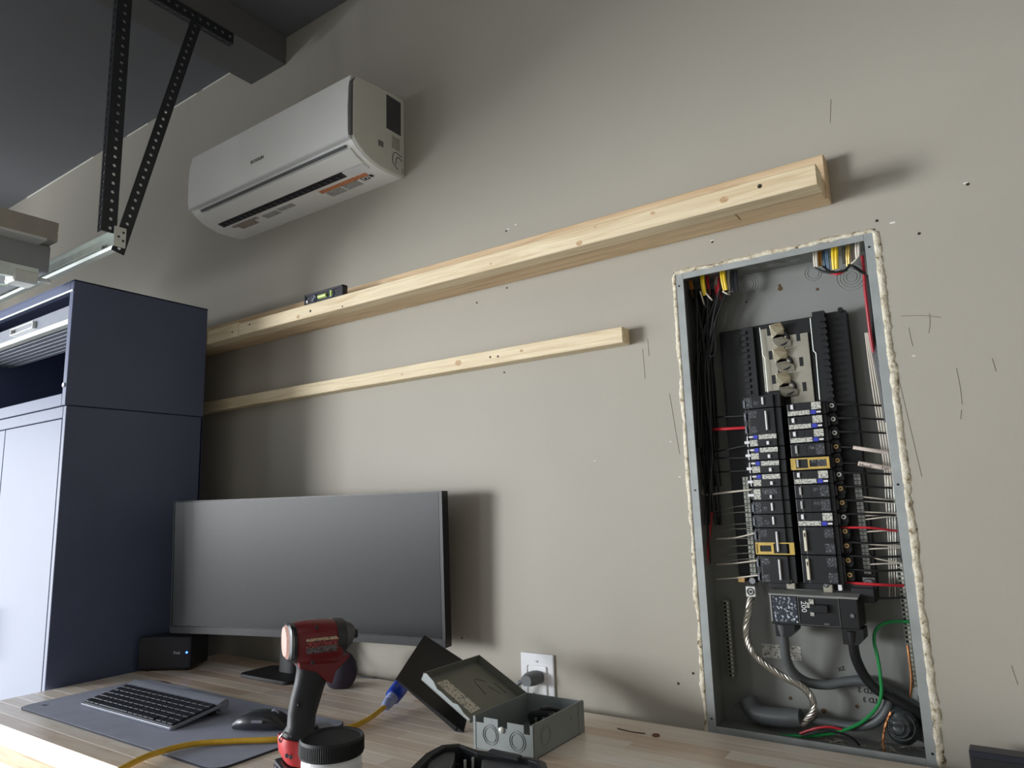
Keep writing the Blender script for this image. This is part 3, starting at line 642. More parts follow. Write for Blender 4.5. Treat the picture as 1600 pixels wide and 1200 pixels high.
# ------------------------------------------------------------------ impact driver
F = Vector((.413, .911, 0)).normalized(); S_ = Vector((F.y, -F.x, 0)); U = Vector((0, 0, 1))
DB = atz(472, 1232, DZ); nD = S_
def dp(u, v):                                            # pixel to the drill's own middle plane
    q = ray(u, v); return CAM + q * ((DB - CAM).dot(nD) / q.dot(nD))
dr = thing('impact_driver', 'red and black cordless impact driver standing on its battery', 'impact driver', DB)
def hsec(ua, va, ub, vb, rb, ax=F):                      # section between two outline points
    a, c = dp(ua, va), dp(ub, vb); d = (c - a); return ((a + c) / 2, d.normalized(), d.length / 2, S_, rb)
b = B(); loft(b, [hsec(457, 975, 457, 1034, .026), hsec(470, 971, 470, 1037, .033), hsec(500, 968, 500, 1037, .034), hsec(520, 967, 522, 1034, .034), hsec(527, 967, 530, 1026, .030)], 24, 2.8)
hdm = obj('motor_housing', b, M_red, dr, smooth=True)
b = B(); loft(b, [hsec(519, 966, 519, 1023, .0355), hsec(534, 965.5, 533, 1021, .035), hsec(537, 969, 535, 1018, .030), hsec(548, 973, 545, 1007, .021), hsec(552, 978, 549, 1000, .014)], 24, 2.3); obj('nose_boot', b, M_gun, dr, smooth=True)
b = B(); loft(b, [hsec(550, 982, 550, 998, .008), hsec(557, 982, 557, 997, .008)], 14); obj('bit_collar', b, M_bk, dr, smooth=True)
b = B(); loft(b, [hsec(447.5, 976, 447.5, 1031, .022), hsec(450, 973, 450, 1034, .028), hsec(457.5, 974, 457.5, 1036, .031)], 24, 2.6); obj('rear_cap', b, M_bk2, dr, smooth=True)
b = B(); loft(b, [hsec(443.6, 980, 443.6, 1026, .017), hsec(447.6, 977, 447.6, 1030, .021)], 24, 2.4); obj('end_disc', b, M_disc, dr, smooth=True)
b = B(); loft(b, [hsec(451.5, 974, 451.5, 1033, .0296), hsec(453, 974, 453, 1034, .0296)], 24, 2.6); obj('cap_rim', b, M_steel, dr, smooth=True)
b = B(); pts = [dp(u, v) for u, v in ((462, 1030), (535, 1022), (543, 1020), (541, 1024), (520, 1046), (514, 1066), (506, 1062), (490, 1048), (464, 1042))]
poly_prism(b, [p + S_ * .018 for p in pts], S_ * -.036); obj('trigger_guard', b, M_red, dr, bevel=.003)
b = B(); loft(b, [hsec(514, 1036, 526, 1036, .009), hsec(514, 1050, 523, 1048, .009), hsec(512, 1060, 518, 1060, .008)], 12, 3); obj('trigger', b, M_bk, dr, smooth=True)
b = B(); loft(b, [hsec(461, 1036, 512, 1040, .017), hsec(464, 1046, 512, 1056, .0175), hsec(461, 1065, 506, 1072, .0165), hsec(454, 1092, 499, 1095, .016), hsec(450, 1115, 493, 1115, .016), hsec(449, 1135, 491, 1135, .018), hsec(441, 1149, 500, 1146, .026), hsec(438, 1160, 506, 1158, .030)], 22, 2.4)
obj('handle_grip', b, M_grip, dr, smooth=True)
b = B(); loft(b, [hsec(437, 1150, 506, 1156, .031), hsec(436, 1160, 508, 1164, .034), hsec(438, 1178, 510, 1178, .036), hsec(444, 1189, 508, 1190, .036)], 22, 3.2); obj('battery_collar', b, M_redl, dr, smooth=True)
zc = dp(475, 1188).z
b = B(); m = frame_mtx((DB.x, DB.y, 0), F, -S_); box(b, (-.038, -.034, DZ), (.070, .034, zc + .002), m, .005, 2); obj('battery', b, M_bk2, dr)
b = B(); box(b, (-.042, -.012, DZ + .012), (-.037, .012, zc - .002), m, .002); obj('battery_latch', b, M_steel, dr)
def side_pt(u, v, off): return dp(u, v) + S_ * off
b = B(); poly_prism(b, [side_pt(u, v, .0335) for u, v in ((469, 994), (516, 989), (521, 994), (519, 1001), (469, 1008))], S_ * .0012); obj('decal', b, M_decal, dr)
b = B(); poly_prism(b, [side_pt(u, v, .0340) for u, v in ((469, 994), (516, 989), (520, 993), (470, 998))], S_ * .0012); obj('decal_stripe', b, M_decalw, dr)
b = B(); poly_prism(b, [side_pt(u, v, .0335) for u, v in ((470, 1008), (517, 1001), (517, 1011), (470, 1017))], S_ * .001); obj('decal_text', b, print_mat('drill_print', (110, 100, 104), (44, 26, 30), 500, 300, amount=.45), dr)
for u, v in ((486, 976), (480, 1030), (440, 1171), (446, 1173), (463, 1098)):
    q = side_pt(u, v, .016 if v > 1090 and v < 1110 else .032); b = B(); cyl(b, q, q + S_ * .004, .0028, 10); obj('screw_recess', b, M_bk, dr)
b = B(); q = dp(436, 1157); tube(b, [q + S_ * .01, dp(434, 1150) + S_ * .012, dp(441, 1140) + S_ * .018, dp(450, 1146) + S_ * .022], .0014, 6); obj('belt_clip', b, M_steel, dr, smooth=True)
b = B(); q0 = dp(494, 1136); q1 = dp(516, 1133); loft(b, [(q0, U, .004, S_, .022), (q1, U, .003, S_, .020)], 12, 3); obj('foot_lamp', b, M_kb, dr, smooth=True)

# ------------------------------------------------------------------ jar
jc = atz(518.5, 1159, 1.022)
ja = thing('screw_jar', 'clear plastic jar with black ribbed lid in front of the drill', 'jar', (jc.x, jc.y, DZ))
JK = .87
def rev(b, prof, n=48, c=jc):
    g = [[b.verts.new((c.x + JK * r * math.cos(2 * PI * i / n), c.y + JK * r * math.sin(2 * PI * i / n), z)) for r, z in prof] for i in range(n)]
    for i in range(n):
        for j in range(len(prof) - 1): b.faces.new((g[i][j], g[(i + 1) % n][j], g[(i + 1) % n][j + 1], g[i][j + 1]))
b = B(); rev(b, [(.0001, DZ), (.047, DZ), (.050, DZ + .004), (.050, DZ + 0.0716), (.047, DZ + 0.0776), (.0001, DZ + 0.0776)]); obj('jar_body', b, M_glass, ja, smooth=True)
b = B(); rev(b, [(.0502, DZ + .006), (.0508, DZ + .006), (.0508, DZ + 0.0596), (.0502, DZ + 0.0596)]); obj('paper_label', b, print_mat('jar_label', (226, 222, 220), (120, 116, 118), 90, 160, amount=.36), ja, smooth=True)
b = B(); rev(b, [(.0001, DZ + 0.0786), (.0525, DZ + 0.0786), (.0530, DZ + 0.0816), (.0530, DZ + 0.1006), (.0515, DZ + 0.1031), (.049, DZ + 0.1021), (.0475, DZ + 0.1006), (.0001, DZ + 0.1006)]); obj('lid', b, M_bkm, ja, smooth=True)
b = B()
for i in range(90):
    a = 2 * PI * i / 90; q = Vector((jc.x + JK * .053 * math.cos(a), jc.y + JK * .053 * math.sin(a), 0)); cyl(b, q + Vector((0, 0, DZ + 0.0816)), q + Vector((0, 0, DZ + 0.0986)), .0009, 4)
obj('lid_ribs', b, M_bkm, ja)

# ------------------------------------------------------------------ grey screw cover enclosure with open lid
BX0, BX1, BY0, BY1, BZ = -.8397, -.7112, -.3332, -.1574, .9832
en = thing('junction_box', 'open grey steel junction box with hinged lid and round knockouts', 'junction box', ((BX0 + BX1) / 2, (BY0 + BY1) / 2, DZ)); t = .002
b = B(); box(b, (BX0, BY0, DZ), (BX1, BY1, DZ + t)); box(b, (BX0, BY0, DZ), (BX0 + t, BY1, BZ)); box(b, (BX1 - t, BY0, DZ), (BX1, BY1, BZ + .002)); box(b, (BX0, BY1 - t, DZ), (BX1, BY1, BZ)); obj('tray', b, M_boxg, en, bevel=.0006)
fx = lambda k: BX0 + (BX1 - BX0) * k
prof = [(0, DZ), (1, DZ), (1, BZ - .003), (.97, BZ - .003), (.97, BZ - .016), (.85, BZ - .016), (.85, BZ - .002), (.58, BZ - .002), (.58, BZ - .013), (.42, BZ - .013), (.42, BZ), (.18, BZ), (.18, BZ - .010), (.04, BZ - .010), (.04, BZ), (0, BZ)]
b = B(); poly_prism(b, [(fx(k), BY0, z) for k, z in prof], (0, t, 0)); obj('front_panel', b, M_boxg, en)
for lo, hi in (((BX0, BY0 - .001, DZ), (BX0 + .005, BY0, BZ)), ((BX1 - .006, BY0 - .001, DZ), (BX1, BY0, BZ)), ((BX1, BY1 - .02, DZ), (BX1 + .001, BY1, BZ))): obj('folded_edge', bx(lo, hi), M_boxg, en)
for k in (.29, .74):
    b = B(); c0 = (fx(k), BY0 - .0004, DZ + .026 + (.002 if k < .5 else 0)); ring(b, c0, (0, 1, 0), .0165, .0011, 28, 6); ring(b, c0, (0, 1, 0), .0125, .0011, 28, 6); obj('knockout', b, M_boxg, en, smooth=True)
b = B(); c0 = (BX1 + .0003, BY0 + .04, DZ + .030); ring(b, c0, (1, 0, 0), .0165, .0009, 28, 6); ring(b, c0, (1, 0, 0), .0125, .0006, 28, 6); obj('knockout', b, M_boxg, en, smooth=True)
b = B(); c0 = Vector((fx(.49), BY0 - .001, BZ - .0155)); loft(b, [(c0 + Vector((0, -d, 0)), (1, 0, 0), r, (0, 0, 1), r) for d, r in ((0, .0055), (.002, .0052), (.004, .003), (.0045, .0006))], 14); obj('cover_screw', b, M_aluw, en, smooth=True)
for y in (BY0 + .13, BY0 + .155):
    b = B(); cyl(b, (BX1, y, DZ + .035), (BX1 + .0008, y, DZ + .035), .003, 10); obj('dimple', b, M_boxg, en)
b = B(); tube(b, [(BX0 + .03, BY1 - .03, DZ + .011), (BX0 + .05, BY1 - .06, DZ + .035), (BX0 + .09, BY1 - .05, DZ + .038), (BX1 - .02, BY1 - .08, DZ + .03), (BX1 - .03, BY0 + .05, DZ + .011)], .006, 8); 
tube(b, [(BX0 + .04, BY1 - .02, DZ + .011), (BX0 + .07, BY1 - .05, DZ + .045), (BX1 - .03, BY1 - .03, DZ + .034), (BX1 - .02, BY0 + .08, DZ + .011)], .005, 8)
o = obj('black_cable_coil', b, M_wblk, smooth=True); tag(o, 'short black cable coiled inside the open grey junction box', 'cable')
# lid: hinged on the top left edge, leaning to the left
LA = Vector((BX0 - .002, BY0, .979)); LBk = Vector((BX0 - .002, BY1, .979)); far_f = Vector((-.9584, -.3323, 1.0313)); far_b = Vector((-.9639, -.1574, 1.0507))
ld = (((far_f - LA) + (far_b - LBk)) / 2); lw = ld.length; ld.normalize(); ln = Vector((0, 1, 0)).cross(ld).normalized()
if ln.z < 0: ln = -ln                                  # ln points up towards the open side of the lid
def lp(a, y, h): return LA + ld * a + Vector((0, y, 0)) + ln * h
LD = BY1 - BY0
b = B(); poly_prism(b, [lp(0, 0, -.012), lp(lw, 0, -.012), lp(lw, LD, -.012), lp(0, LD, -.012)], ln * .0015); lid = obj('lid', b, M_boxin, en)
b = B(); poly_prism(b, [lp(lw - .0015, 0, -.012), lp(lw, 0, -.012), lp(lw, LD, -.012), lp(lw - .0015, LD, -.012)], ln * .016); poly_prism(b, [lp(0, LD - .0015, -.012), lp(lw, LD - .0015, -.012), lp(lw, LD, -.012), lp(0, LD, -.012)], ln * .016); obj('lid_flange', b, M_boxin, lid)
b = B(); poly_prism(b, [lp(a, 0, h) for a, h in ((.004, -.012), (lw, -.012), (lw, .001), (lw - .006, .006), (lw - .028, .003), (lw - .042, -.004), (lw - .052, -.003), (lw - .085, -.004), (lw - .095, .0), (.03, -.002), (.02, -.006), (.004, -.006))], (0, .0015, 0)); obj('lid_front_flange', b, M_boxg, lid)
b = B(); poly_prism(b, [lp(.018, .022, -.0104), lp(lw - .022, .022, -.0104), lp(lw - .022, .052, -.0104), lp(.018, .052, -.0104)], ln * .0004); obj('paper_label', b, M_boxlabel, lid)
b = B(); poly_prism(b, [lp(.012, .015, -.0106), lp(lw - .012, .015, -.0106), lp(lw - .012, LD - .02, -.0106), lp(.012, LD - .02, -.0106)], ln * .0003); obj('raised_field', b, plain('lid_field', (112, 112, 100), .5), lid)
b = B(); tube(b, [lp(.045, .100, -.0102), lp(.085, .110, -.0102), lp(.088, .120, -.0102), lp(.075, .135, -.0102)], .0009, 5, 4); tube(b, [lp(.035, .135, -.0102), lp(.062, .128, -.0102)], .0009, 5); tube(b, [lp(.030, .150, -.0102), lp(.065, .150, -.0102)], .0009, 5); obj('stamped_mark', b, plain('stamp', (84, 84, 74), .5), lid)
# black plate leaning behind the lid
pc = atz(712, 1143, DZ); e2 = None
nP = (ln + Vector((.10, -.28, 0))).normalized(); P_D = Vector((pc.x, pc.y, DZ + .001))
def onp(u, v):
    q = ray(u, v); return CAM + q * ((P_D - CAM).dot(nP) / q.dot(nP))
A_, B_, D_, E_ = onp(618, 1061), onp(663, 992), onp(708, 1142), onp(748, 1047)
b = B(); poly_prism(b, [A_, B_, E_, P_D + Vector((.02, 0, 0.0)), P_D], nP * -.002)
pl = obj('cover_plate', b, M_plate, bevel=.0004); tag(pl, 'thin black steel cover plate leaning behind the grey lid', 'cover plate')
b = B(); d1 = (A_ - B_).normalized(); d2_ = (P_D - A_).normalized()
poly_prism(b, [A_, P_D, P_D + nP * .012, A_ + d2_ * .012 + nP * .004], (d2_.cross(nP)).normalized() * .0015); obj('side_flange', b, M_plate, pl)

# ------------------------------------------------------------------ extension cord and plug
CR = .0052
ecp = [atz(u, v, z + DZ) for u, v, z in ((150, 1226, .0101), (200, 1196, .0096), (240, 1178, .0096), (300, 1163, .0101), (370, 1158, .0101), (440, 1155, .0101), (500, 1146, .0096), (545, 1137, .0061), (575, 1124, .0076), (603, 1103, .0156))]
ec = thing('extension_cord', 'yellow extension cord with blue clear connector snaking across the bench', 'extension cord', (-1.25, -.45, DZ))
b = B(); tube(b, ecp, CR, 10, 8); obj('cord', b, M_cord, ec, smooth=True)
q0 = ecp[-1]; q1 = atz(630, 1068, .970); dv = (q1 - q0); sv = dv.normalized().orthogonal().normalized(); tv = dv.normalized().cross(sv)
b = B(); loft(b, [(q0 + dv * a, sv, r, tv, r) for a, r in ((-.08, .0075), (.0, .0105), (.12, .0120), (.16, .0105), (.22, .0125), (.26, .011), (.32, .013), (.38, .013))], 16, 2.4); obj('strain_relief', b, M_plugc, ec, smooth=True)
b = B(); loft(b, [(q0 + dv * a, sv, r, tv, r * 1.05) for a, r in ((.36, .0135), (.42, .0165), (.80, .0175), (1.0, .0165))], 16, 3.0); obj('connector', b, M_plugb, ec, smooth=True)

# ------------------------------------------------------------------ wall outlet with plug
ou = thing('wall_outlet', 'white oversized wall outlet plate above the bench by the junction box', 'outlet', (-.913, 0, .905))
b = B(); box(b, (-.9575, -.006, .905), (-.869, 0, 1.0235), None, .003, 2); obj('cover_plate', b, M_outl, ou)
b = B(); box(b, (-.939, -.0075, .925), (-.887, -.005, .998), None, .004, 2); obj('receptacle', b, M_white, ou)
b = B(); cyl(b, (-.913, -.0075, 1.0065), (-.913, -.0062, 1.0065), .0028, 10); obj('plate_screw', b, plain('plate_screw', (190, 192, 196), .4), ou)
b = B(); box(b, (-.923, -.0085, .930), (-.921, -.0072, .940)); box(b, (-.905, -.0085, .930), (-.903, -.0072, .938)); obj('slot', b, M_bk, ou)
pg = thing('power_plug', 'grey power plug and cable pushed into the white wall outlet', 'plug', (-.915, -.03, .955))
b = B(); c1 = Vector((-.912, -.0085, .974)); loft(b, [(c1, (1, 0, 0), .018, (0, 0, 1), .014), (c1 + Vector((-.002, -.022, 0)), (1, 0, 0), .018, (0, 0, 1), .014), (c1 + Vector((-.006, -.036, -.002)), (1, 0, 0), .013, (0, 0, 1), .011)], 16, 3); obj('plug_body', b, M_plugg, pg, smooth=True)
b = B(); tube(b, [c1 + Vector((-.010, -.030, -.003)), c1 + Vector((-.028, -.034, -.010)), c1 + Vector((-.040, -.034, -.034)), (-.958, -.032, .915), (-.958, -.026, .86)], .0048, 8); obj('plug_cable', b, M_plugg, pg, smooth=True)

# ------------------------------------------------------------------ black open case in the foreground
cs = thing('tool_case', 'open black plastic bit case at the front of the bench', 'case', (-.75, -.46, DZ))
cso = [(640, 1200), (665, 1176), (690, 1163), (715, 1161), (745, 1171), (800, 1178), (838, 1184), (853, 1190), (862, 1215), (856, 1290), (560, 1280)]
TZ = .969
out = [atz(u, v, TZ) for u, v in cso]
cen = sum(out, Vector()) / len(out)
inn = [p + (cen - p).normalized() * .014 for p in out]
b = B(); n = len(out)
lo_ = [Vector((p.x, p.y, DZ)) + (cen - p) * .05 for p in out]
for v in lo_: v.z = DZ
fl_ = [Vector((p.x, p.y, DZ + .012)) for p in inn]
Vo = [b.verts.new(p) for p in out]; Vi = [b.verts.new(p) for p in inn]; Vl = [b.verts.new(p) for p in lo_]; Vf = [b.verts.new(p) for p in fl_]
for i in range(n):
    j = (i + 1) % n; b.faces.new((Vo[i], Vo[j], Vi[j], Vi[i])); b.faces.new((Vl[i], Vl[j], Vo[j], Vo[i])); b.faces.new((Vi[i], Vi[j], Vf[j], Vf[i]))
b.faces.new(Vl); b.faces.new(Vf[::-1]); obj('case_shell', b, M_case, cs, bevel=.003)
b = B(); poly_prism(b, [atz(u, v, .940) + Vector((0, 0, .0)) for u, v in ((670, 1210), (694, 1188), (712, 1187), (711, 1204), (700, 1240), (660, 1240))], (0, 0, .020)); obj('bit_tray', b, M_casein, cs, bevel=.003)
b = B(); poly_prism(b, [atz(u, v, .940) for u, v in ((753, 1202), (758, 1195), (800, 1200), (838, 1208), (838, 1250), (750, 1250))], (0, 0, .020)); obj('bit_tray', b, M_casein, cs, bevel=.004)
b = B(); p = atz(739, 1192, .954); cyl(b, (p.x, p.y, DZ + .012), (p.x, p.y, .962), .0022, 8); cyl(b, (p.x - .004, p.y - .015, DZ + .012), (p.x - .004, p.y - .015, .962), .0022, 8); obj('hinge_pin', b, M_aluw, cs)
b = B(); p = atz(790, 1177, TZ + .002); box(b, (p.x - .030, p.y - .008, TZ - .004), (p.x + .030, p.y + .004, TZ + .004), None, .002); obj('latch', b, M_gun, cs)

# ------------------------------------------------------------------ flat black box at the right edge
pb = thing('flat_box', 'flat black box on the bench against the wall right of the panel', 'box', (.10, -.06, DZ))
b = B(); box(b, (-.0925, -.078, DZ), (.30, -.047, .9715), None, .002); obj('body', b, M_bkm, pb)
b = B(); box(b, (-.0918, -.0795, .962), (.299, -.049, .9722), None, .001); obj('top_strip', b, M_level, pb)

# ------------------------------------------------------------------ recessed electrical panel
pn = thing('electrical_panel', 'open recessed grey electrical panel full of circuit breakers', 'electrical panel', (-.335, .05, .93))
PX0, PX1, PZ0, PZ1, PYB = -.527, -.143, .911, 1.833, .098
b = B()
box(b, (PX0, PYB, PZ0), (PX1, PYB + .002, PZ1)); obj('back_plate', b, M_pgrey, pn)
for lo, hi in (((PX0, 0, PZ0), (PX0 + .0015, PYB, PZ1)), ((PX1 - .0015, 0, PZ0), (PX1, PYB, PZ1)), ((PX0 + .0015, 0, PZ1 - .0015), (PX1 - .0015, PYB, PZ1)), ((PX0 + .0015, 0, PZ0), (PX1 - .0015, PYB, PZ0 + .0015))):
    obj('side_plate', bx(lo, hi), M_pgrey, pn)
FI0, FI1, FZ0, FZ1 = -.5095, -.1590, .926, 1.8195
for lo, hi in (((PX0, -.002, PZ0), (FI0, 0, PZ1)), ((FI1, -.002, PZ0), (PX1, 0, PZ1)), ((FI0, -.002, FZ1), (FI1, 0, PZ1)), ((FI0, -.002, PZ0), (FI1, 0, FZ0))):
    obj('flange', bx(lo, hi, .0006), M_pflange, pn)
b = B()
for u, v in ((1061, 447), (1358, 386), (1357, 361), (1086, 766), (1403, 757), (1112, 1123), (1457, 1178)): p = at(u, v, -.0022); cyl(b, (p.x, -.0026, p.z), (p.x, -.0015, p.z), .0021, 8)
obj('flange_hole', b, M_bk, pn, kind='stuff')
# rough gypsum edge left around the cut-out
b = B(); K = 420
def edge_pt(t):
    W_, H_ = PX1 - PX0, PZ1 - PZ0; per = 2 * (W_ + H_); s = t * per
    if s < W_: return Vector((PX0 + s, 0, PZ1)), Vector((0, 0, 1))
    s -= W_
    if s < H_: return Vector((PX1, 0, PZ1 - s)), Vector((1, 0, 0))
    s -= H_
    if s < W_: return Vector((PX1 - s, 0, PZ0)), Vector((0, 0, -1))
    s -= W_; return Vector((PX0, 0, PZ0 + s)), Vector((-1, 0, 0))
prev = None; first = None
for i in range(K):
    p, nn_ = edge_pt(i / K)
    q1 = noise.noise(Vector((i * .11, 0, 0))); q2 = noise.noise(Vector((i * .37, 5, 0))); q3 = noise.noise(Vector((i * .6, 9, 3)))
    o_w = .0078 + .0046 * q1 + .0030 * q3 + (.0032 if nn_.x > 0 else 0); i_w = .0010 + .0022 * q2; h_ = .0028 + .0022 * q2 + .0016 * q3
    cur = [b.verts.new(p + nn_ * d + Vector((0, -hh, 0))) for d, hh in ((-i_w, .0020), (-i_w * .4, .0032 + .0005 * q3), (o_w * .35, h_ + .001), (o_w * .7, h_ * .8 + .0006 * q1), (o_w, .0002), (o_w, -.004))]
    if prev:
        for j in range(5): b.faces.new((prev[j], cur[j], cur[j + 1], prev[j + 1]))
    else: first = cur
    prev = cur
for j in range(5): b.faces.new((prev[j], first[j], first[j + 1], prev[j + 1]))
obj('gypsum_edge', b, M_gyps, wall_back, smooth=True, ang=60)
# knockouts and holes in the back and top plates
for u, v, rs in ((1270, 427, (.011, .016)), (1330, 433, (.010, .0155, .021, .027)), (1169, 445, (.011, .016, .021)), (1160, 1112, (.012, .018))):
    p = at(u, v, PYB)
    for r0 in rs: b = B(); ring(b, (p.x, PYB, p.z), (0, 1, 0), r0, .0010, 30, 6); obj('knockout_ring', b, M_pgrey, pn, smooth=True)
for x in (-.385, -.345, -.305, -.455):
    for r0 in (.010, .016, .022): b = B(); ring(b, (x, .050, PZ1 - .0015), (0, 0, 1), r0, .0009, 26, 6); obj('knockout_ring', b, M_pgrey, pn, smooth=True)
b = B()
for u, v, r0 in ((1219, 451, .0048), (1218, 446, .003), (1277, 452, .0030), (1235, 1091, .0034), (1287, 1111, .0048), (1339, 1104, .0034), (1166, 472, .0022)):
    p = at(u, v, PYB - .0005); cyl(b, (p.x, PYB - .0006, p.z), (p.x, PYB + .0002, p.z), r0, 12)
obj('mounting_hole', b, plain('hole_brown', (92, 66, 36), .7), pn, kind='stuff')
lb = at(1190, 1007, PYB - .001); lc = at(1252, 1025, PYB - .001)
obj('instruction_label', bx((lb.x, PYB - .0006, lc.z - .009), (lc.x, PYB, lb.z + .002)), print_mat('panel_instruction_print', (204, 202, 192), (84, 84, 84), 180, 380, amount=.42), pn)
p = at(1352, 1093, PYB - .0005); obj('stamped_text', text_bm('TD 3', .0125, frame_mtx((p.x + .022, PYB - .0006, p.z + .004), (-1, 0, 0), (0, 0, -1))), M_bkm, pn)
p = at(1344, 1078, PYB - .0005); obj('stamped_text', text_bm('TD 2', .0125, frame_mtx((p.x + .022, PYB - .0006, p.z + .004), (-1, 0, 0), (0, 0, -1))), M_bkm, pn)
p = at(1314, 1050, PYB - .0005); obj('stamped_mark', text_bm('XZ', .010, frame_mtx((p.x - .004, PYB - .0006, p.z), (1, 0, .4), (-.4, 0, 1))), M_bkm, pn)

# interior: black deck, bus plates, stabs
YD = .062
b = B(); box(b, (-.468, .080, 1.19), (-.2135, .0965, 1.711)); obj('deck', b, M_bkm, pn, bevel=.002)
b = B(); box(b, (-.412, YD - .006, 1.185), (-.390, .080, 1.707)); 
for i in range(40): z_ = 1.20 + i * .0126; box(b, (-.414, YD - .010, z_), (-.404, YD - .004, z_ + .007))
obj('left_rail', b, M_bk, pn)
b = B(); box(b, (-.272, YD - .012, 1.185), (-.250, .080, 1.714));
for i in range(40): z_ = 1.20 + i * .0126; box(b, (-.259, YD - .017, z_), (-.247, YD - .010, z_ + .007))
box(b, (-.250, YD + .004, 1.19), (-.2135, .082, 1.7115)); cyl(b, (-.222, YD, 1.713), (-.222, YD + .01, 1.713), .005, 8)
obj('right_rail', b, M_bk, pn)
b = B(); box(b, (-.390, YD + .006, 1.19), (-.272, .080, 1.7095)); obj('bus_base', b, M_bk, pn)
for pts in (((1187, 512), (1192, 555), (1195, 559), (1200, 613)), ((1266, 497), (1271, 548), (1275, 552), (1281, 625))):
    b = B(); tube(b, [at(u, v, YD - .013 if u > 1230 else YD - .007) for u, v in pts], .0011, 6, smooth=False); obj('edge_strip', b, M_alu, pn)
def wallrect(u0, v0, u1, v1, Y): a, c = at(u0, v0, Y), at(u1, v1, Y); return a.x, a.z, c.x, c.z
b = B(); box(b, (-.3775, YD, 1.568), (-.3485, YD + .004, 1.6985)); bL = obj('bus_plate', b, M_bus, pn, bevel=.0005)
b = B(); box(b, (-.330, YD, 1.535), (-.2855, YD + .004, 1.678)); bR = obj('bus_plate', b, M_bus, pn, bevel=.0005)
for u, v, m in ((1204, 555, bL), (1209, 593, bL), (1252, 565, bR), (1257, 604, bR), (1247, 526, bR), (1201, 518, bL)):
    p = at(u, v, YD - .0004); b = B(); box(b, (p.x - .0035, YD - .0006, p.z - .009), (p.x + .0035, YD + .001, p.z + .009)); obj('slot', b, M_bk, pn)
for i in range(3):
    zz = 1.700 - i * .0505
    b = B(); x0 = -.3535 + i * .0018; poly_prism(b, [(x0, YD - .020, zz), (x0 + .022, YD - .020, zz + .003), (x0 + .026, YD - .010, zz - .008), (x0 + .024, YD - .006, zz - .020), (x0 + .012, YD - .012, zz - .020), (x0 + .002, YD - .010, zz - .026), (x0, YD - .014, zz - .014)], (0, .012, 0)); obj('bus_stab', b, M_stab, pn, bevel=.001)
    b = B(); poly_prism(b, [(x0 + .001, YD - .014, zz - .028), (x0 + .022, YD - .014, zz - .026), (x0 + .036, YD - .006, zz - .034), (x0 + .036, YD - .002, zz - .046), (x0 + .008, YD - .006, zz - .046), (x0 + .004, YD - .008, zz - .036)], (0, .007, 0)); obj('bus_stab', b, M_bus, pn, bevel=.001)
    b = B(); ring(b, (x0 + .018, YD - .004, zz - .028), (0, 1, 0), .013, .003, 18, 6); obj('insulator_collar', b, M_bk, pn, smooth=True)

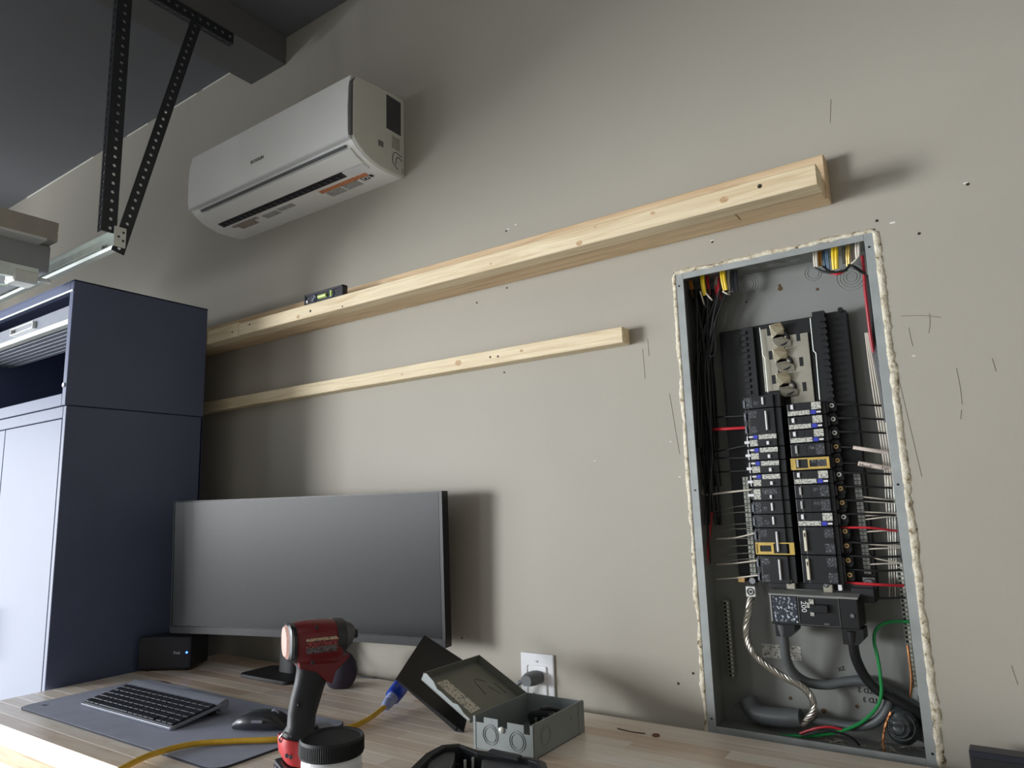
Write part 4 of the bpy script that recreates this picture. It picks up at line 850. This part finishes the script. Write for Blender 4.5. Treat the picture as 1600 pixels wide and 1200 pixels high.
# breakers
PT = .02605; YB = .020
def mini(name, par, lo, hi, mat, bev=0.0, label=None): return obj(name, bx(lo, hi, bev), mat, par, label=label)
def breaker(side, ztop, kind, label=None):
    """side -1 left column, +1 right column; x runs from the centre line out to the wire terminal"""
    poles = 2 if kind in ('double', 'double_frame') else 1; zb = ztop - PT * poles + .0008; zt = ztop - .0004
    cxi = -.3305 if side > 0 else -.3415; sgn = 1 if side > 0 else -1
    X = lambda d: cxi + sgn * d                         # d: distance from the centre line
    def rc(d0, d1, z0_, z1_, y0, y1): return (min(X(d0), X(d1)), y0, z0_), (max(X(d0), X(d1)), y1, z1_)
    bm = B(); box(bm, *rc(0, .070, zb, zt, YB + .006, YD + .004)); box(bm, *rc(.012, .062, zb, zt, YB, YB + .006)); box(bm, *rc(.066, .074, zb + .003, zt - .003, YB + .010, YB + .036))
    br = obj('circuit_breaker', bm, M_bk2, pn, bevel=.0008, label=label)
    H = zt - zb; f = YB - .0005
    if kind == 'arc':                                   # white labels, blue test button
        if side > 0:
            mini('print_strip', br, *rc(.002, .042, zb + .001, zb + .0095, f, YB + .001), M_lab); mini('rating_print', br, *rc(.046, .063, zb + .010, zt - .001, f, YB + .001), M_lab)
            mini('test_button', br, *rc(.044, .053, zb + .001, zb + .0085, f - .001, YB + .001), M_blue); mini('tag_print', br, *rc(.054, .062, zb + .003, zb + .006, f, YB + .001), M_white)
            mini('switch', br, *rc(.009, .014, zb + .013, zt - .003, f - .004, YB + .001), M_white, .0006)
            mini('switch_well', br, *rc(.014, .028, zb + .012, zt - .003, f, YB + .001), M_bk)
        else:
            mini('print_strip', br, *rc(.012, .046, zt - .010, zt - .001, f, YB + .001), M_lab); mini('rating_print', br, *rc(.049, .064, zb + .002, zt - .011, f, YB + .001), M_lab)
            mini('test_button', br, *rc(.048, .056, zt - .009, zt - .001, f - .001, YB + .001), M_blue); mini('tag_print', br, *rc(.057, .065, zt - .006, zt - .003, f, YB + .001), M_white)
            mini('switch', br, *rc(.026, .031, zb + .003, zb + .010, f - .004, YB + .001), M_white, .0006)
            mini('terminal_tab', br, *rc(.066, .076, zb + .008, zb + .013, YB + .004, YB + .012), M_white); mini('terminal_cover', br, *rc(.066, .071, zb + .002, zt - .002, YB + .006, YB + .014), M_white)
    elif kind == 'label':
        mini('print_strip', br, *rc(.020, .048, zt - .013, zt - .003, f, YB + .001), M_labk); mini('rating_print', br, *rc(.052, .065, zb + .002, zt - .003, f, YB + .001), M_lab)
        mini('switch', br, *rc(.030, .034, zb + .003, zb + .010, f - .004, YB + .001), M_white, .0006); mini('terminal_tab', br, *rc(.066, .078, zb + .008, zb + .013, YB + .004, YB + .012), M_white)
    elif kind in ('plain', 'frame'):
        if side > 0:
            mini('switch', br, *rc(.010, .014, zb + .006, zt - .004, f - .004, YB + .001), plain('switch_grey', (176, 176, 174), .4), .0006); mini('rating_print', br, *rc(.046, .062, zb + .003, zt - .003, f, YB + .001), M_labk)
            mini('print_strip', br, *rc(.034, .044, zt - .012, zt - .006, f, YB + .001), M_labk)
            mini('switch_well', br, *rc(.0145, .030, zb + .004, zt - .004, f, YB + .001), M_bk)
        else:
            mini('switch', br, *rc(.030, .0335, zb + .006, zt - .004, f - .004, YB + .001), M_white, .0006); mini('rating_print', br, *rc(.053, .065, zb + .003, zt - .003, f, YB + .001), M_labk); mini('print_strip', br, *rc(.041, .050, zb + .006, zt - .011, f, YB + .001), M_labk)
        if kind == 'frame':
            bm = B(); a, c = sorted((X(-.001), X(.068))); rectframe(bm, a, c, zb + .0015, zt - .0015, .0025, f - .0015, YB + .001); a, c = sorted((X(.030), X(.066))); rectframe(bm, a, c, zb + .003, zt - .003, .0030, f - .0012, YB + .001)
            box(bm, *rc(-.001, .008, zb + .002, zt - .002, f - .001, YB + .006)); obj('marking_frame', bm, M_gold, br)
    else:
        if side > 0:
            mini('tie_bar', br, *rc(.010, .015, zb + .007, zt - .006, f - .006, YB + .001), plain('tie_cream', (226, 220, 200), .4), .0006)
            mini('rating_print', br, *rc(.046, .062, zb + .003, zb + .020, f, YB + .001), M_labk); mini('rating_print', br, *rc(.046, .062, zt - .020, zt - .004, f, YB + .001), M_labk)
            mini('tie_mark', br, *rc(.0115, .0135, zt - .018, zt - .011, f - .0065, YB), M_bk)
        else:
            mini('tie_bar', br, *rc(.026, .029, zb + .007, zt - .006, f - .006, YB + .001), M_white, .0006)
            mini('rating_print', br, *rc(.046, .062, zt - .017, zt - .004, f, YB + .001), M_labk)
            mini('switch_well', br, *rc(.029, .033, zb + .006, zt - .005, f - .002, YB + .001), M_bk)
            if kind == 'double':
                mini('rating_print', br, *rc(.048, .064, zb + .003, zb + .016, f, YB + .001), M_labk)
            else:
                bm = B(); a, c = sorted((X(-.002), X(.070))); zf = zb + .0015; rectframe(bm, a, c, zf, zb + PT - .002, .0022, f - .0015, YB + .001); a, c = sorted((X(.036), X(.066))); rectframe(bm, a, c, zf + .001, zb + PT - .003, .0045, f - .0012, YB + .001)
                box(bm, *rc(-.001, .007, zf, zb + PT - .002, f - .001, YB + .006)); obj('marking_frame', bm, M_gold, br)
    for k in range(poles):
        zc_ = zt - PT * (k + .5)
        if side > 0:
            bm = B(); cyl(bm, (X(.0790), YB + .016, zc_ + .004), (X(.0790), YB + .022, zc_ + .004), .0042, 12)
            s = obj('terminal_screw', bm, M_aluw if kind == 'arc' else M_brass, br, smooth=True); bm = B(); cyl(bm, (X(.0790), YB + .0152, zc_ + .004), (X(.0790), YB + .017, zc_ + .004), .0022, 8); obj('screw_recess', bm, M_bk, br)
            bm = B(); box(bm, *rc(.070, .086, zc_ - .006, zc_ + .010, YB + .021, YB + .040)); obj('terminal_block', bm, M_bk, br)
        elif kind not in ('arc', 'label'):
            bm = B(); box(bm, *rc(.066, .073, zc_ - .008, zc_ + .006, YB + .006, YB + .016)); obj('terminal_block', bm, plain('terminal_grey', (120, 124, 132), .35, .5, .4, 300), br)
z_ = 1.534
for k in ('arc', 'arc', 'arc', 'plain', 'frame', 'arc', 'plain', 'plain', 'arc'):
    breaker(1, z_, k, {'arc': 'breaker with white labels and blue test button', 'frame': 'breaker inside a yellow marking frame'}.get(k)); z_ -= PT
for k in range(2): breaker(1, z_, 'double', 'double pole breaker with cream tie bar'); z_ -= 2 * PT
z_ = 1.5565
breaker(-1, z_, 'plain'); z_ -= PT
breaker(-1, z_, 'double'); z_ -= 2 * PT - .0015
for k in range(4): breaker(-1, z_, 'arc', 'breaker with white labels and blue test button'); z_ -= PT
breaker(-1, z_, 'label'); z_ -= PT
for k in range(2): breaker(-1, z_, 'plain'); z_ -= PT
breaker(-1, z_, 'double_frame', 'double pole breaker with yellow marking frame on lower half'); z_ -= 2 * PT
breaker(-1, z_, 'double')

# neutral bars with screws
def bar(u0, v0, u1, v1, Y, wdt, n, side):
    a, c = at(u0, v0, Y), at(u1, v1, Y); xm = (a.x + c.x) / 2
    bm = B(); box(bm, (xm - wdt / 2, Y, c.z), (xm + wdt / 2, Y + .012, a.z)); 
    o = obj('neutral_bar', bm, M_barm, pn, bevel=.0008)
    bm = B(); st = (a.z - c.z) / n
    for i in range(n):
        zz = c.z + st * (i + .5); cyl(bm, (xm - wdt * .2, Y - .0025, zz), (xm - wdt * .2, Y, zz), st * .30, 8); box(bm, (xm + wdt * .1, Y - .0015, zz - st * .25), (xm + wdt * .42, Y, zz + st * .2))
    obj('bar_screws', bm, M_steel if side > 0 else M_barm, pn, kind='stuff'); 
    bm = B()
    for i in range(n): zz = c.z + st * i; box(bm, (xm - wdt / 2 - .0005, Y - .0006, zz - .0007), (xm + wdt / 2 + .0005, Y + .004, zz + .0007))
    obj('bar_gaps', bm, M_bk, pn, kind='stuff'); return xm
bar(1164, 745, 1178, 902, .066, .0125, 22, -1)
bar(1338, 738, 1356, 897, .062, .0125, 24, 1)
def gbar(x, z0_, z1_, wdt, side):
    bm = B(); box(bm, (x - wdt / 2, .078, z0_), (x + wdt / 2, .088, z1_)); obj('ground_bar', bm, M_barm, pn)
    bm = B(); n = int((z1_ - z0_) / .0078)
    for i in range(n): cyl(bm, (x + wdt * .22, .0765, z0_ + .0078 * (i + .5)), (x + wdt * .22, .0785, z0_ + .0078 * (i + .5)), .0024, 8)
    obj('bar_screws', bm, M_aluw, pn, kind='stuff')
    bm = B()
    for i in range(n): box(bm, (x - wdt * .4, .0775, z0_ + .0078 * i + .001), (x + wdt * .02, .0785, z0_ + .0078 * i + .0055))
    obj('bar_gaps', bm, M_bk, pn, kind='stuff')
gbar(-.4985, 1.00, 1.150, .012, -1); gbar(-.1735, .998, 1.232, .0105, 1)
b = B(); p = at(1432, 1085, .078); box(b, (p.x - .008, .074, p.z - .016), (p.x + .006, .088, p.z + .012)); cyl(b, (p.x - .001, .072, p.z - .004), (p.x - .001, .075, p.z - .004), .0035, 10); obj('bar_mount', b, M_pflange, pn)
# lugs at the bottom of the deck
p = at(1174, 924, .045); b = B(); box(b, (p.x - .0095, .040, p.z - .010), (p.x + .0095, .062, p.z + .010), None, .001); lg = obj('neutral_lug', b, M_aluw, pn)
b = B(); ring(b, (p.x, .0395, p.z), (0, 1, 0), .0062, .0012, 20, 6); cyl(b, (p.x, .0385, p.z), (p.x, .0402, p.z), .003, 6); obj('lug_screw', b, M_gun, lg, smooth=True)
b = B(); p = at(1177, 907, .045); loft(b, [((p.x, .038, p.z), (1, 0, 0), .006, (0, 0, 1), .006), ((p.x, .050, p.z), (1, 0, 0), .009, (0, 0, 1), .009)], 16); obj('lug_bolt', b, M_steel, pn, smooth=True)
b = B(); p = at(1357, 912, .045); ring(b, (p.x, .044, p.z), (0, 1, 0), .0060, .0028, 18, 6); cyl(b, (p.x, .043, p.z), (p.x, .052, p.z), .0045, 12); box(b, (p.x - .010, .052, p.z - .010), (p.x + .010, .060, p.z + .010)); obj('bonding_screw', b, M_steel, pn, smooth=True)
b = B(); p = at(1160, 905, .055); box(b, (p.x - .008, .050, p.z - .006), (p.x + .006, .064, p.z + .006), None, .001); obj('brass_clamp', b, M_brass, pn)
b = B(); box(b, (-.398, .040, 1.183), (-.215, .090, 1.197)); box(b, (-.250, .030, 1.165), (-.214, .088, 1.190)); obj('bus_bracket', b, M_bkm, pn, bevel=.001)
for u, v in ((1236, 912), (1294, 917)):
    p = at(u, v, .030); b = B(); box(b, (p.x - .008, .026, p.z - .010), (p.x + .008, .055, p.z + .005), None, .001); m_ = obj('bus_tab', b, M_bus, pn); b = B(); loft(b, [((p.x - .002, .023, p.z + .004), (1, 0, 0), .003, (0, 0, 1), .003), ((p.x - .002, .027, p.z + .004), (1, 0, 0), .0062, (0, 0, 1), .0062)], 14); obj('tab_bolt', b, M_steel, m_, smooth=True)
b = B(); p = at(1313, 917, .030); box(b, (p.x - .003, .026, p.z - .006), (p.x + .003, .04, p.z + .004)); obj('white_clip', b, M_white, pn)
# main breaker
mb = obj('main_breaker', bx((-.389, .004, 1.122), (-.2385, .074, 1.1745), .0012), M_bk, pn, label='large main breaker marked 200')
b = B(); poly_prism(b, [(-.391, .003, 1.1745), (-.237, .003, 1.1735), (-.237, .003, 1.1765), (-.391, .003, 1.1775)], (0, .030, .004)); obj('top_cover', b, M_pgrey, mb)
obj('side_label', bx((-.3845, .0030, 1.127), (-.3415, .0042, 1.172)), print_mat('main_breaker_print', (34, 40, 54), (196, 206, 216), 230, 200, amount=.40), mb)
b = B(); box(b, (-.3895, .0028, 1.127), (-.3865, .006, 1.1745)); obj('label_edge', b, M_pgrey, mb)
b = B(); rectframe(b, -.339, -.269, 1.124, 1.1735, .0009, .0026, .0042); obj('face_outline', b, M_acg, mb)
obj('amp_marking', text_bm('200', .0135, frame_mtx((-.3335, .0032, 1.1665), (0, 0, -1), (1, 0, 0))), M_white, mb)
b = B(); box(b, (-.316, -.006, 1.148), (-.287, .005, 1.162), None, .001); obj('main_switch', b, M_bk2, mb)
for lo, hi in (((-.3195, .0015, 1.162), (-.311, .0045, 1.170)), ((-.323, .0015, 1.155), (-.3185, .0045, 1.164)), ((-.3185, .0015, 1.141), (-.312, .0045, 1.149))): obj('position_mark', bx(lo, hi), M_lab, mb)
obj('date_mark', bx((-.297, .0028, 1.1265), (-.288, .0042, 1.1295)), M_acg, mb)
b = B(); p = at(1332, 962, .004); cyl(b, (p.x, .0015, p.z), (p.x, .0045, p.z), .0035, 12); obj('front_screw', b, M_steel, mb, smooth=True)
for nm, x0, x1, z0_, z1_ in (('lug_boot', -.387, -.352, 1.098, 1.123), ('lug_boot', -.271, -.236, 1.093, 1.121)):
    b = B(); poly_prism(b, [(x0, .016, z1_), (x1, .016, z1_), (x1, .016, z0_ + .010), (x1 - .010, .016, z0_), (x0, .016, z0_)], (0, .045, 0)); obj(nm, b, M_bk, mb)

# service cables and loose wires
def wire(name, pts, r, mat, par=pn, label=None, k=7, n=8):
    bm = B(); tube(bm, [at(u, v, Y) if not isinstance(u, tuple) else Vector(u) for u, v, Y in pts], r, n, k); return obj(name, bm, mat, par, smooth=True, label=label)
wire('service_cable', [(1221, 975, .022), (1225, 1000, .026), (1229, 1030, .035), (1241, 1052, .050), (1262, 1066, .066), (1292, 1070, .074), (1322, 1065, .078), (1352, 1064, .078), (1392, 1080, .078), (1450, 1112, .078)], .0088, M_wgry, label='thick service cable from the left lug', n=12)
wire('service_cable', [(1330, 985, .020), (1333, 1005, .024), (1338, 1030, .034), (1352, 1058, .046), (1372, 1079, .052), (1402, 1096, .054), (1428, 1112, .058), (1462, 1140, .062)], .0088, M_wblk, label='thick black service cable from the right lug', n=12)
wire('cable_loop', [(1262, 1122, .060), (1300, 1130, .060), (1336, 1135, .055), (1368, 1128, .048), (1386, 1108, .048), (1388, 1086, .060), (1382, 1074, .075)], .0080, M_wgry, n=12)
wire('cable_sheath', [(1168, 1092, .074), (1180, 1112, .068), (1210, 1120, .062), (1252, 1122, .058)], lambda t: .0175 if t < .95 else .0165, M_wgry, label='thick grey taped cable sheath at the bottom', n=18)
b = B(); ax = smooth_path([at(u, v, Y) for u, v, Y in ((1174, 930, .048), (1170, 955, .042), (1166, 985, .040), (1172, 1012, .040), (1190, 1034, .042), (1222, 1056, .046), (1252, 1072, .048), (1268, 1090, .048), (1270, 1112, .050), (1254, 1130, .054), (1240, 1126, .058))], 14)
for s in range(7):
    pts = []; up = None
    for i, p in enumerate(ax):
        d = (ax[min(i + 1, len(ax) - 1)] - ax[max(i - 1, 0)]).normalized()
        if up is None: up = d.orthogonal().normalized()
        up = (up - d * up.dot(d)).normalized(); sd = d.cross(up); a = 2 * PI * s / 7 + i * .26; pts.append(p + (up * math.cos(a) + sd * math.sin(a)) * .0046)
    tube(b, pts, .0023, 6, smooth=False)
obj('bare_neutral', b, M_bare, pn, smooth=True, label='thick twisted bare aluminium neutral')
wire('ground_wire', [(1428, 972, .070), (1400, 971, .066), (1380, 975, .058), (1368, 986, .052), (1366, 1004, .048), (1372, 1030, .044), (1376, 1060, .042), (1377, 1085, .040), (1370, 1105, .040), (1350, 1126, .040), (1322, 1140, .042), (1292, 1147, .046), (1255, 1150, .050), (1205, 1148, .056), (1150, 1140, .064), (1118, 1130, .072)], .0030, M_wgrn, label='green ground wire curving through the panel bottom')
wire('red_wire', [(1250, 1146, .046), (1275, 1138, .040), (1298, 1136, .040), (1322, 1142, .044)], .0022, M_wred)
wire('black_wire', [(1252, 1150, .040), (1278, 1144, .038), (1300, 1143, .038), (1330, 1152, .044), (1352, 1176, .06)], .0018, M_wblk)
b = B(); c0 = at(1410, 1132, .058)
loft(b, [(c0 + Vector((0, d, 0)), (1, 0, 0), r, (0, 0, 1), r * 1.18) for d, r in ((-.030, .006), (-.028, .014), (-.022, .021), (-.012, .0265), (0, .028), (.02, .027), (.038, .024))], 28); tb = obj('taped_cable_coil', b, M_tape, pn, smooth=True, ang=80, label='cable wrapped in shiny black tape')
for i, r0 in enumerate((.010, .016, .022)):
    b = B(); ring(b, c0 + Vector((.002 * i - .004, -.030 + .0035 * i * i * .5 + .001, .003)), (.1, 1, -.2), r0, .0016, 24, 6); obj('tape_fold', b, M_tape, pn, smooth=True)
b = B(); q = [at(u, v, .034) for u, v in ((1392, 1112), (1383, 1135), (1380, 1160), (1384, 1180), (1388, 1192))]; tube(b, q, .0020, 6); tube(b, [p + Vector((.0022 * math.sin(i * 2.2), -.001, .0)) for i, p in enumerate(smooth_path(q, 4))], .0012, 5, 2); obj('copper_twist', b, M_copper, pn, smooth=True)
wire('copper_wire', [(1418, 1008, .070), (1421, 1030, .070), (1424, 1060, .072), (1422, 1092, .075)], .0022, M_copper)
b = B(); rr = random.Random(3)
for i in range(14):
    p = at(rr.uniform(1290, 1440), 1180, .06); x = rr.uniform(-.36, -.19); y = rr.uniform(.03, .085); tube(b, [(x, y, PZ0 + .003), (x + rr.uniform(-.01, .02), y + rr.uniform(-.01, .01), PZ0 + rr.uniform(.004, .012)), (x + rr.uniform(.01, .03), y, PZ0 + .003)], .0012, 4, 3)
obj('debris', b, M_blobdark, pn, kind='stuff')
# coloured cable ends at the top
def jacket(u, v0, v1, wpx, mat, Y=.030, du=3, name='cable_jacket', twin=True):
    a, c = at(u, v0, Y), at(u + du, v1, Y + .004); r0 = wpx / 2 * .00097
    bm = B(); a.z = PZ1 - .003
    for o_ in ((-.45, .45) if twin else (0,)):
        tube(bm, [a + Vector((o_ * r0 * 1.1, .004, 0)), a.lerp(c, .5) + Vector((o_ * r0 * 1.1, 0, 0)), c + Vector((o_ * r0 * .9, .003, 0))], r0 * (.62 if twin else 1), 8, 4)
    obj(name, bm, mat, pn, smooth=True)
for u, v0, v1, wpx, mt_, Y, du in ((1078, 440, 463, 8, M_wora, .05, 6), (1096, 430, 461, 9, M_wyel, .03, 5), (1104, 430, 460, 6, M_wred, .042, 4), (1119, 430, 455, 8, plain('faded_sheath', (130, 118, 108), .5), .05, -1), (1128, 425, 453, 11, M_wyel, .028, 5), (1137, 425, 457, 5, M_wwht, .034, 2), (1146, 425, 455, 14, plain('dark_sheath', (62, 66, 74), .5), .045, 2), (1121, 455, 470, 11, M_wred, .052, 2),
                             (1273, 390, 417, 9, M_wwht, .030, 2), (1280, 390, 415, 6, M_wora, .036, 1), (1288, 392, 420, 11, M_wblu, .040, 4), (1304, 388, 420, 12, M_wyel, .026, 1), (1317, 390, 412, 8, plain('clear_sheath', (150, 150, 142), .4), .040, 1), (1325, 385, 415, 8, M_gold, .034, 0), (1333, 385, 408, 6, M_wwht, .042, -1), (1340, 378, 402, 9, M_wwht, .024, 0), (1291, 392, 424, 6, M_wblu, .034, 4)):
    jacket(u, v0, v1, wpx, mt_, Y, du)
for pts in (((1094, 455, .032), (1098, 468, .036), (1102, 480, .05)), ((1103, 458, .034), (1110, 466, .03), (1113, 469, .034)), ((1129, 455, .030), (1136, 459, .03), (1140, 460, .036)), ((1342, 400, .026), (1336, 407, .028), (1330, 412, .034))):
    wire('white_wire', list(pts), .0017, M_wwht)
for pts in (((1273, 418, .036), (1285, 424, .034), (1300, 426, .032), (1318, 423, .032), (1330, 415, .034), (1340, 420, .034), (1352, 428, .040)), ((1284, 416, .038), (1292, 423, .036), (1304, 425, .034)), ((1326, 414, .036), (1334, 418, .032), (1345, 424, .036), (1352, 430, .05)), ((1290, 422, .036), (1306, 427, .034), (1324, 421, .036))):
    wire('black_wire', list(pts), .0024, M_wblk)
wire('red_wire', [(1296, 426, .036), (1308, 428, .034), (1318, 424, .036)], .0028, M_wred)
for x_ in (0, 1): b = B(); 
wire('red_feeder', [(1347, 400, .050), (1350, 425, .044), (1352, 455, .040), (1356, 490, .040), (1361, 530, .044), (1368, 568, .056)], .0032, plain('dark_red_insulation', (170, 44, 56), .45), label='thick red wire down the right side')
for i in range(4):
    wire('black_wire', [(1350 + i * 2, 430, .055), (1355 + i * 2, 480, .052), (1360 + i * 2.4, 530, .050), (1368 + i * 2.4, 570, .050), (1376 + i * 2, 610, .056), (1383 + i * 2, 660, .064)], .0024, M_wblk)
for i in range(4):
    wire('white_wire', [(1352 + i * 2, 520, .075), (1357 + i * 3, 560, .072), (1364 + i * 4, 610, .068), (1372 + i * 4, 660, .064), (1380 + i * 4, 715, .064), (1385 + i * 4, 760, .07)], .0015, M_wwht)
for i in range(4):
    wire(('white_wire', 'grey_wire')[i % 2], [(1382 + i * 4, 730, .078), (1385 + i * 4.4, 790, .078), (1389 + i * 3.6, 860, .080), (1390 + i * 4.6, 936, .084)], .0013, (M_wwht, M_barm)[i % 2])
# left side bundle of black wires
b = B(); rr = random.Random(11)
for i in range(34):
    t = i / 33; u0 = 1078 + 62 * rr.random(); Y0 = .035 + .05 * rr.random(); u1 = 1086 + 26 * t + rr.uniform(-4, 4); u2 = 1098 + 26 * t + rr.uniform(-5, 5); v_end = rr.uniform(640, 905)
    pts = [at(u0, 452, Y0), at(u0 * .45 + u1 * .55 + 1, 500, Y0), at(u1 + 2, 560, Y0 + .004), at(u1 + 4 + rr.uniform(-3, 3), 620, Y0), at(u1 + 8 + rr.uniform(-4, 4), 700, Y0 + .006)]
    vv = 760
    while vv < v_end: pts.append(at(u2 + (vv - 700) * .05 + rr.uniform(-4, 4), vv, Y0 + rr.uniform(-.004, .008))); vv += 60
    for p in pts: p.x = max(p.x, PX0 + .005); p.y = min(p.y, PYB - .004)
    tube(b, pts, .0019, 6, 5)
obj('wire_bundle', b, M_wblk, pn, smooth=True, kind='stuff')
wire('black_wire', [(1118, 500, .036), (1112, 545, .034), (1109, 555, .034), (1114, 556, .034), (1119, 545, .034), (1116, 520, .036)], .0016, M_wblk)
wire('red_wire', [(1112, 800, .070), (1108, 840, .068), (1105, 880, .066), (1106, 920, .070)], .0030, M_wred)
# branch wires into the left column and left bar
for v0, v1, u0, Y, mt_, r0 in ((652, 649, 1114, .045, M_wblk, .0018), (671, 668, 1114, .036, M_wred, .0030), (707, 695, 1110, .050, M_wblk, .0017), (716, 715, 1110, .050, M_wblk, .0017), (738, 735, 1110, .052, M_wblk, .0017)):
    wire('red_wire' if mt_ == M_wred else 'black_wire', [(u0, v0, Y + .02), (u0 + 20, v0 - (v0 - v1) * .3, Y), (1170, v1, .036)], r0, mt_, label='bright red wire on the left' if mt_ == M_wred else None)
wire('white_wire', [(1096, 750, .070), (1097, 768, .062), (1104, 773, .052), (1130, 770, .044), (1176, 765, .038)], .0019, M_wwht, label='white wire bent into the left column')
for v0, v1 in ((805, 800), (800, 790), (824, 818), (829, 826), (843, 841), (858, 852), (872, 864), (884, 873)):
    wire('white_wire', [(1118, v0, .075), (1142, v1 + (v0 - v1) * .3, .064), (1166 + (v1 - 790) * .08, v1, .062)], .0011, M_barm)
for v0, v1, u1 in ((842, 832, 1184), (882, 875, 1188), (905, 898, 1190)):
    wire('white_wire', [(1120, v0, .06), (1150, v0 - 2, .048), (u1, v1, .034)], .0015, M_wwht)
# branch wires on the right
for i in range(15):
    v = 632 + i * 21.4
    if i in (3, 4): continue
    u0 = 1289 + i * 2.0; red = i in (9, 13)
    wire('red_wire' if red else 'black_wire', [(u0 + (4 if not red else 0), v, .045), ((u0 + 1380 + i * 3) / 2, v + (0 if i < 10 else 3), .040), (1378 + i * 2.6, v + 2 + (3 if red else 0), .062)], .0026 if i == 13 else (.0019 if not red else .0021), M_wred if red else M_wblk, label='bright red wire on the right' if red else None)
for v0, v1 in ((776, 783), (783, 786), (800, 802), (806, 803), (812, 806), (831, 828), (850, 853), (858, 856), (868, 880), (882, 880)):
    wire('white_wire', [(1346 + (v0 - 776) * .12, v0, .064), (1375, (v0 + v1) / 2, .058), (1402 + (v1 - 776) * .06, v1, .068)], .0013, M_wwht)
for u0, v0, u1, v1, r0 in ((1333, 699, 1386, 707, .0036), (1341, 724, 1396, 733, .0045)):
    wr = wire('tagged_wire', [(u0 - 34, v0 - 1, .045), (u0 - 2, v0, .038)], .0020, M_wblk)
    tp = wire('wrap_label', [(u0, v0, .038), ((u0 + u1) / 2, (v0 + v1) / 2, .040), (u1, v1, .050)], r0, M_tapew, label='wire wrapped in white tape')
for s, u, v, sz in (('Hood', 1342, 728.5, .0085), ('Fan', 1377, 733, .0085)):
    p = at(u, v, .0335); p2 = at(u + 20, v + 3.6, .0335); obj('handwriting', text_bm(s, sz, frame_mtx((p.x, .0335, p.z), (p2 - p), (0, 0, 1)), .0002), M_ink, pn)
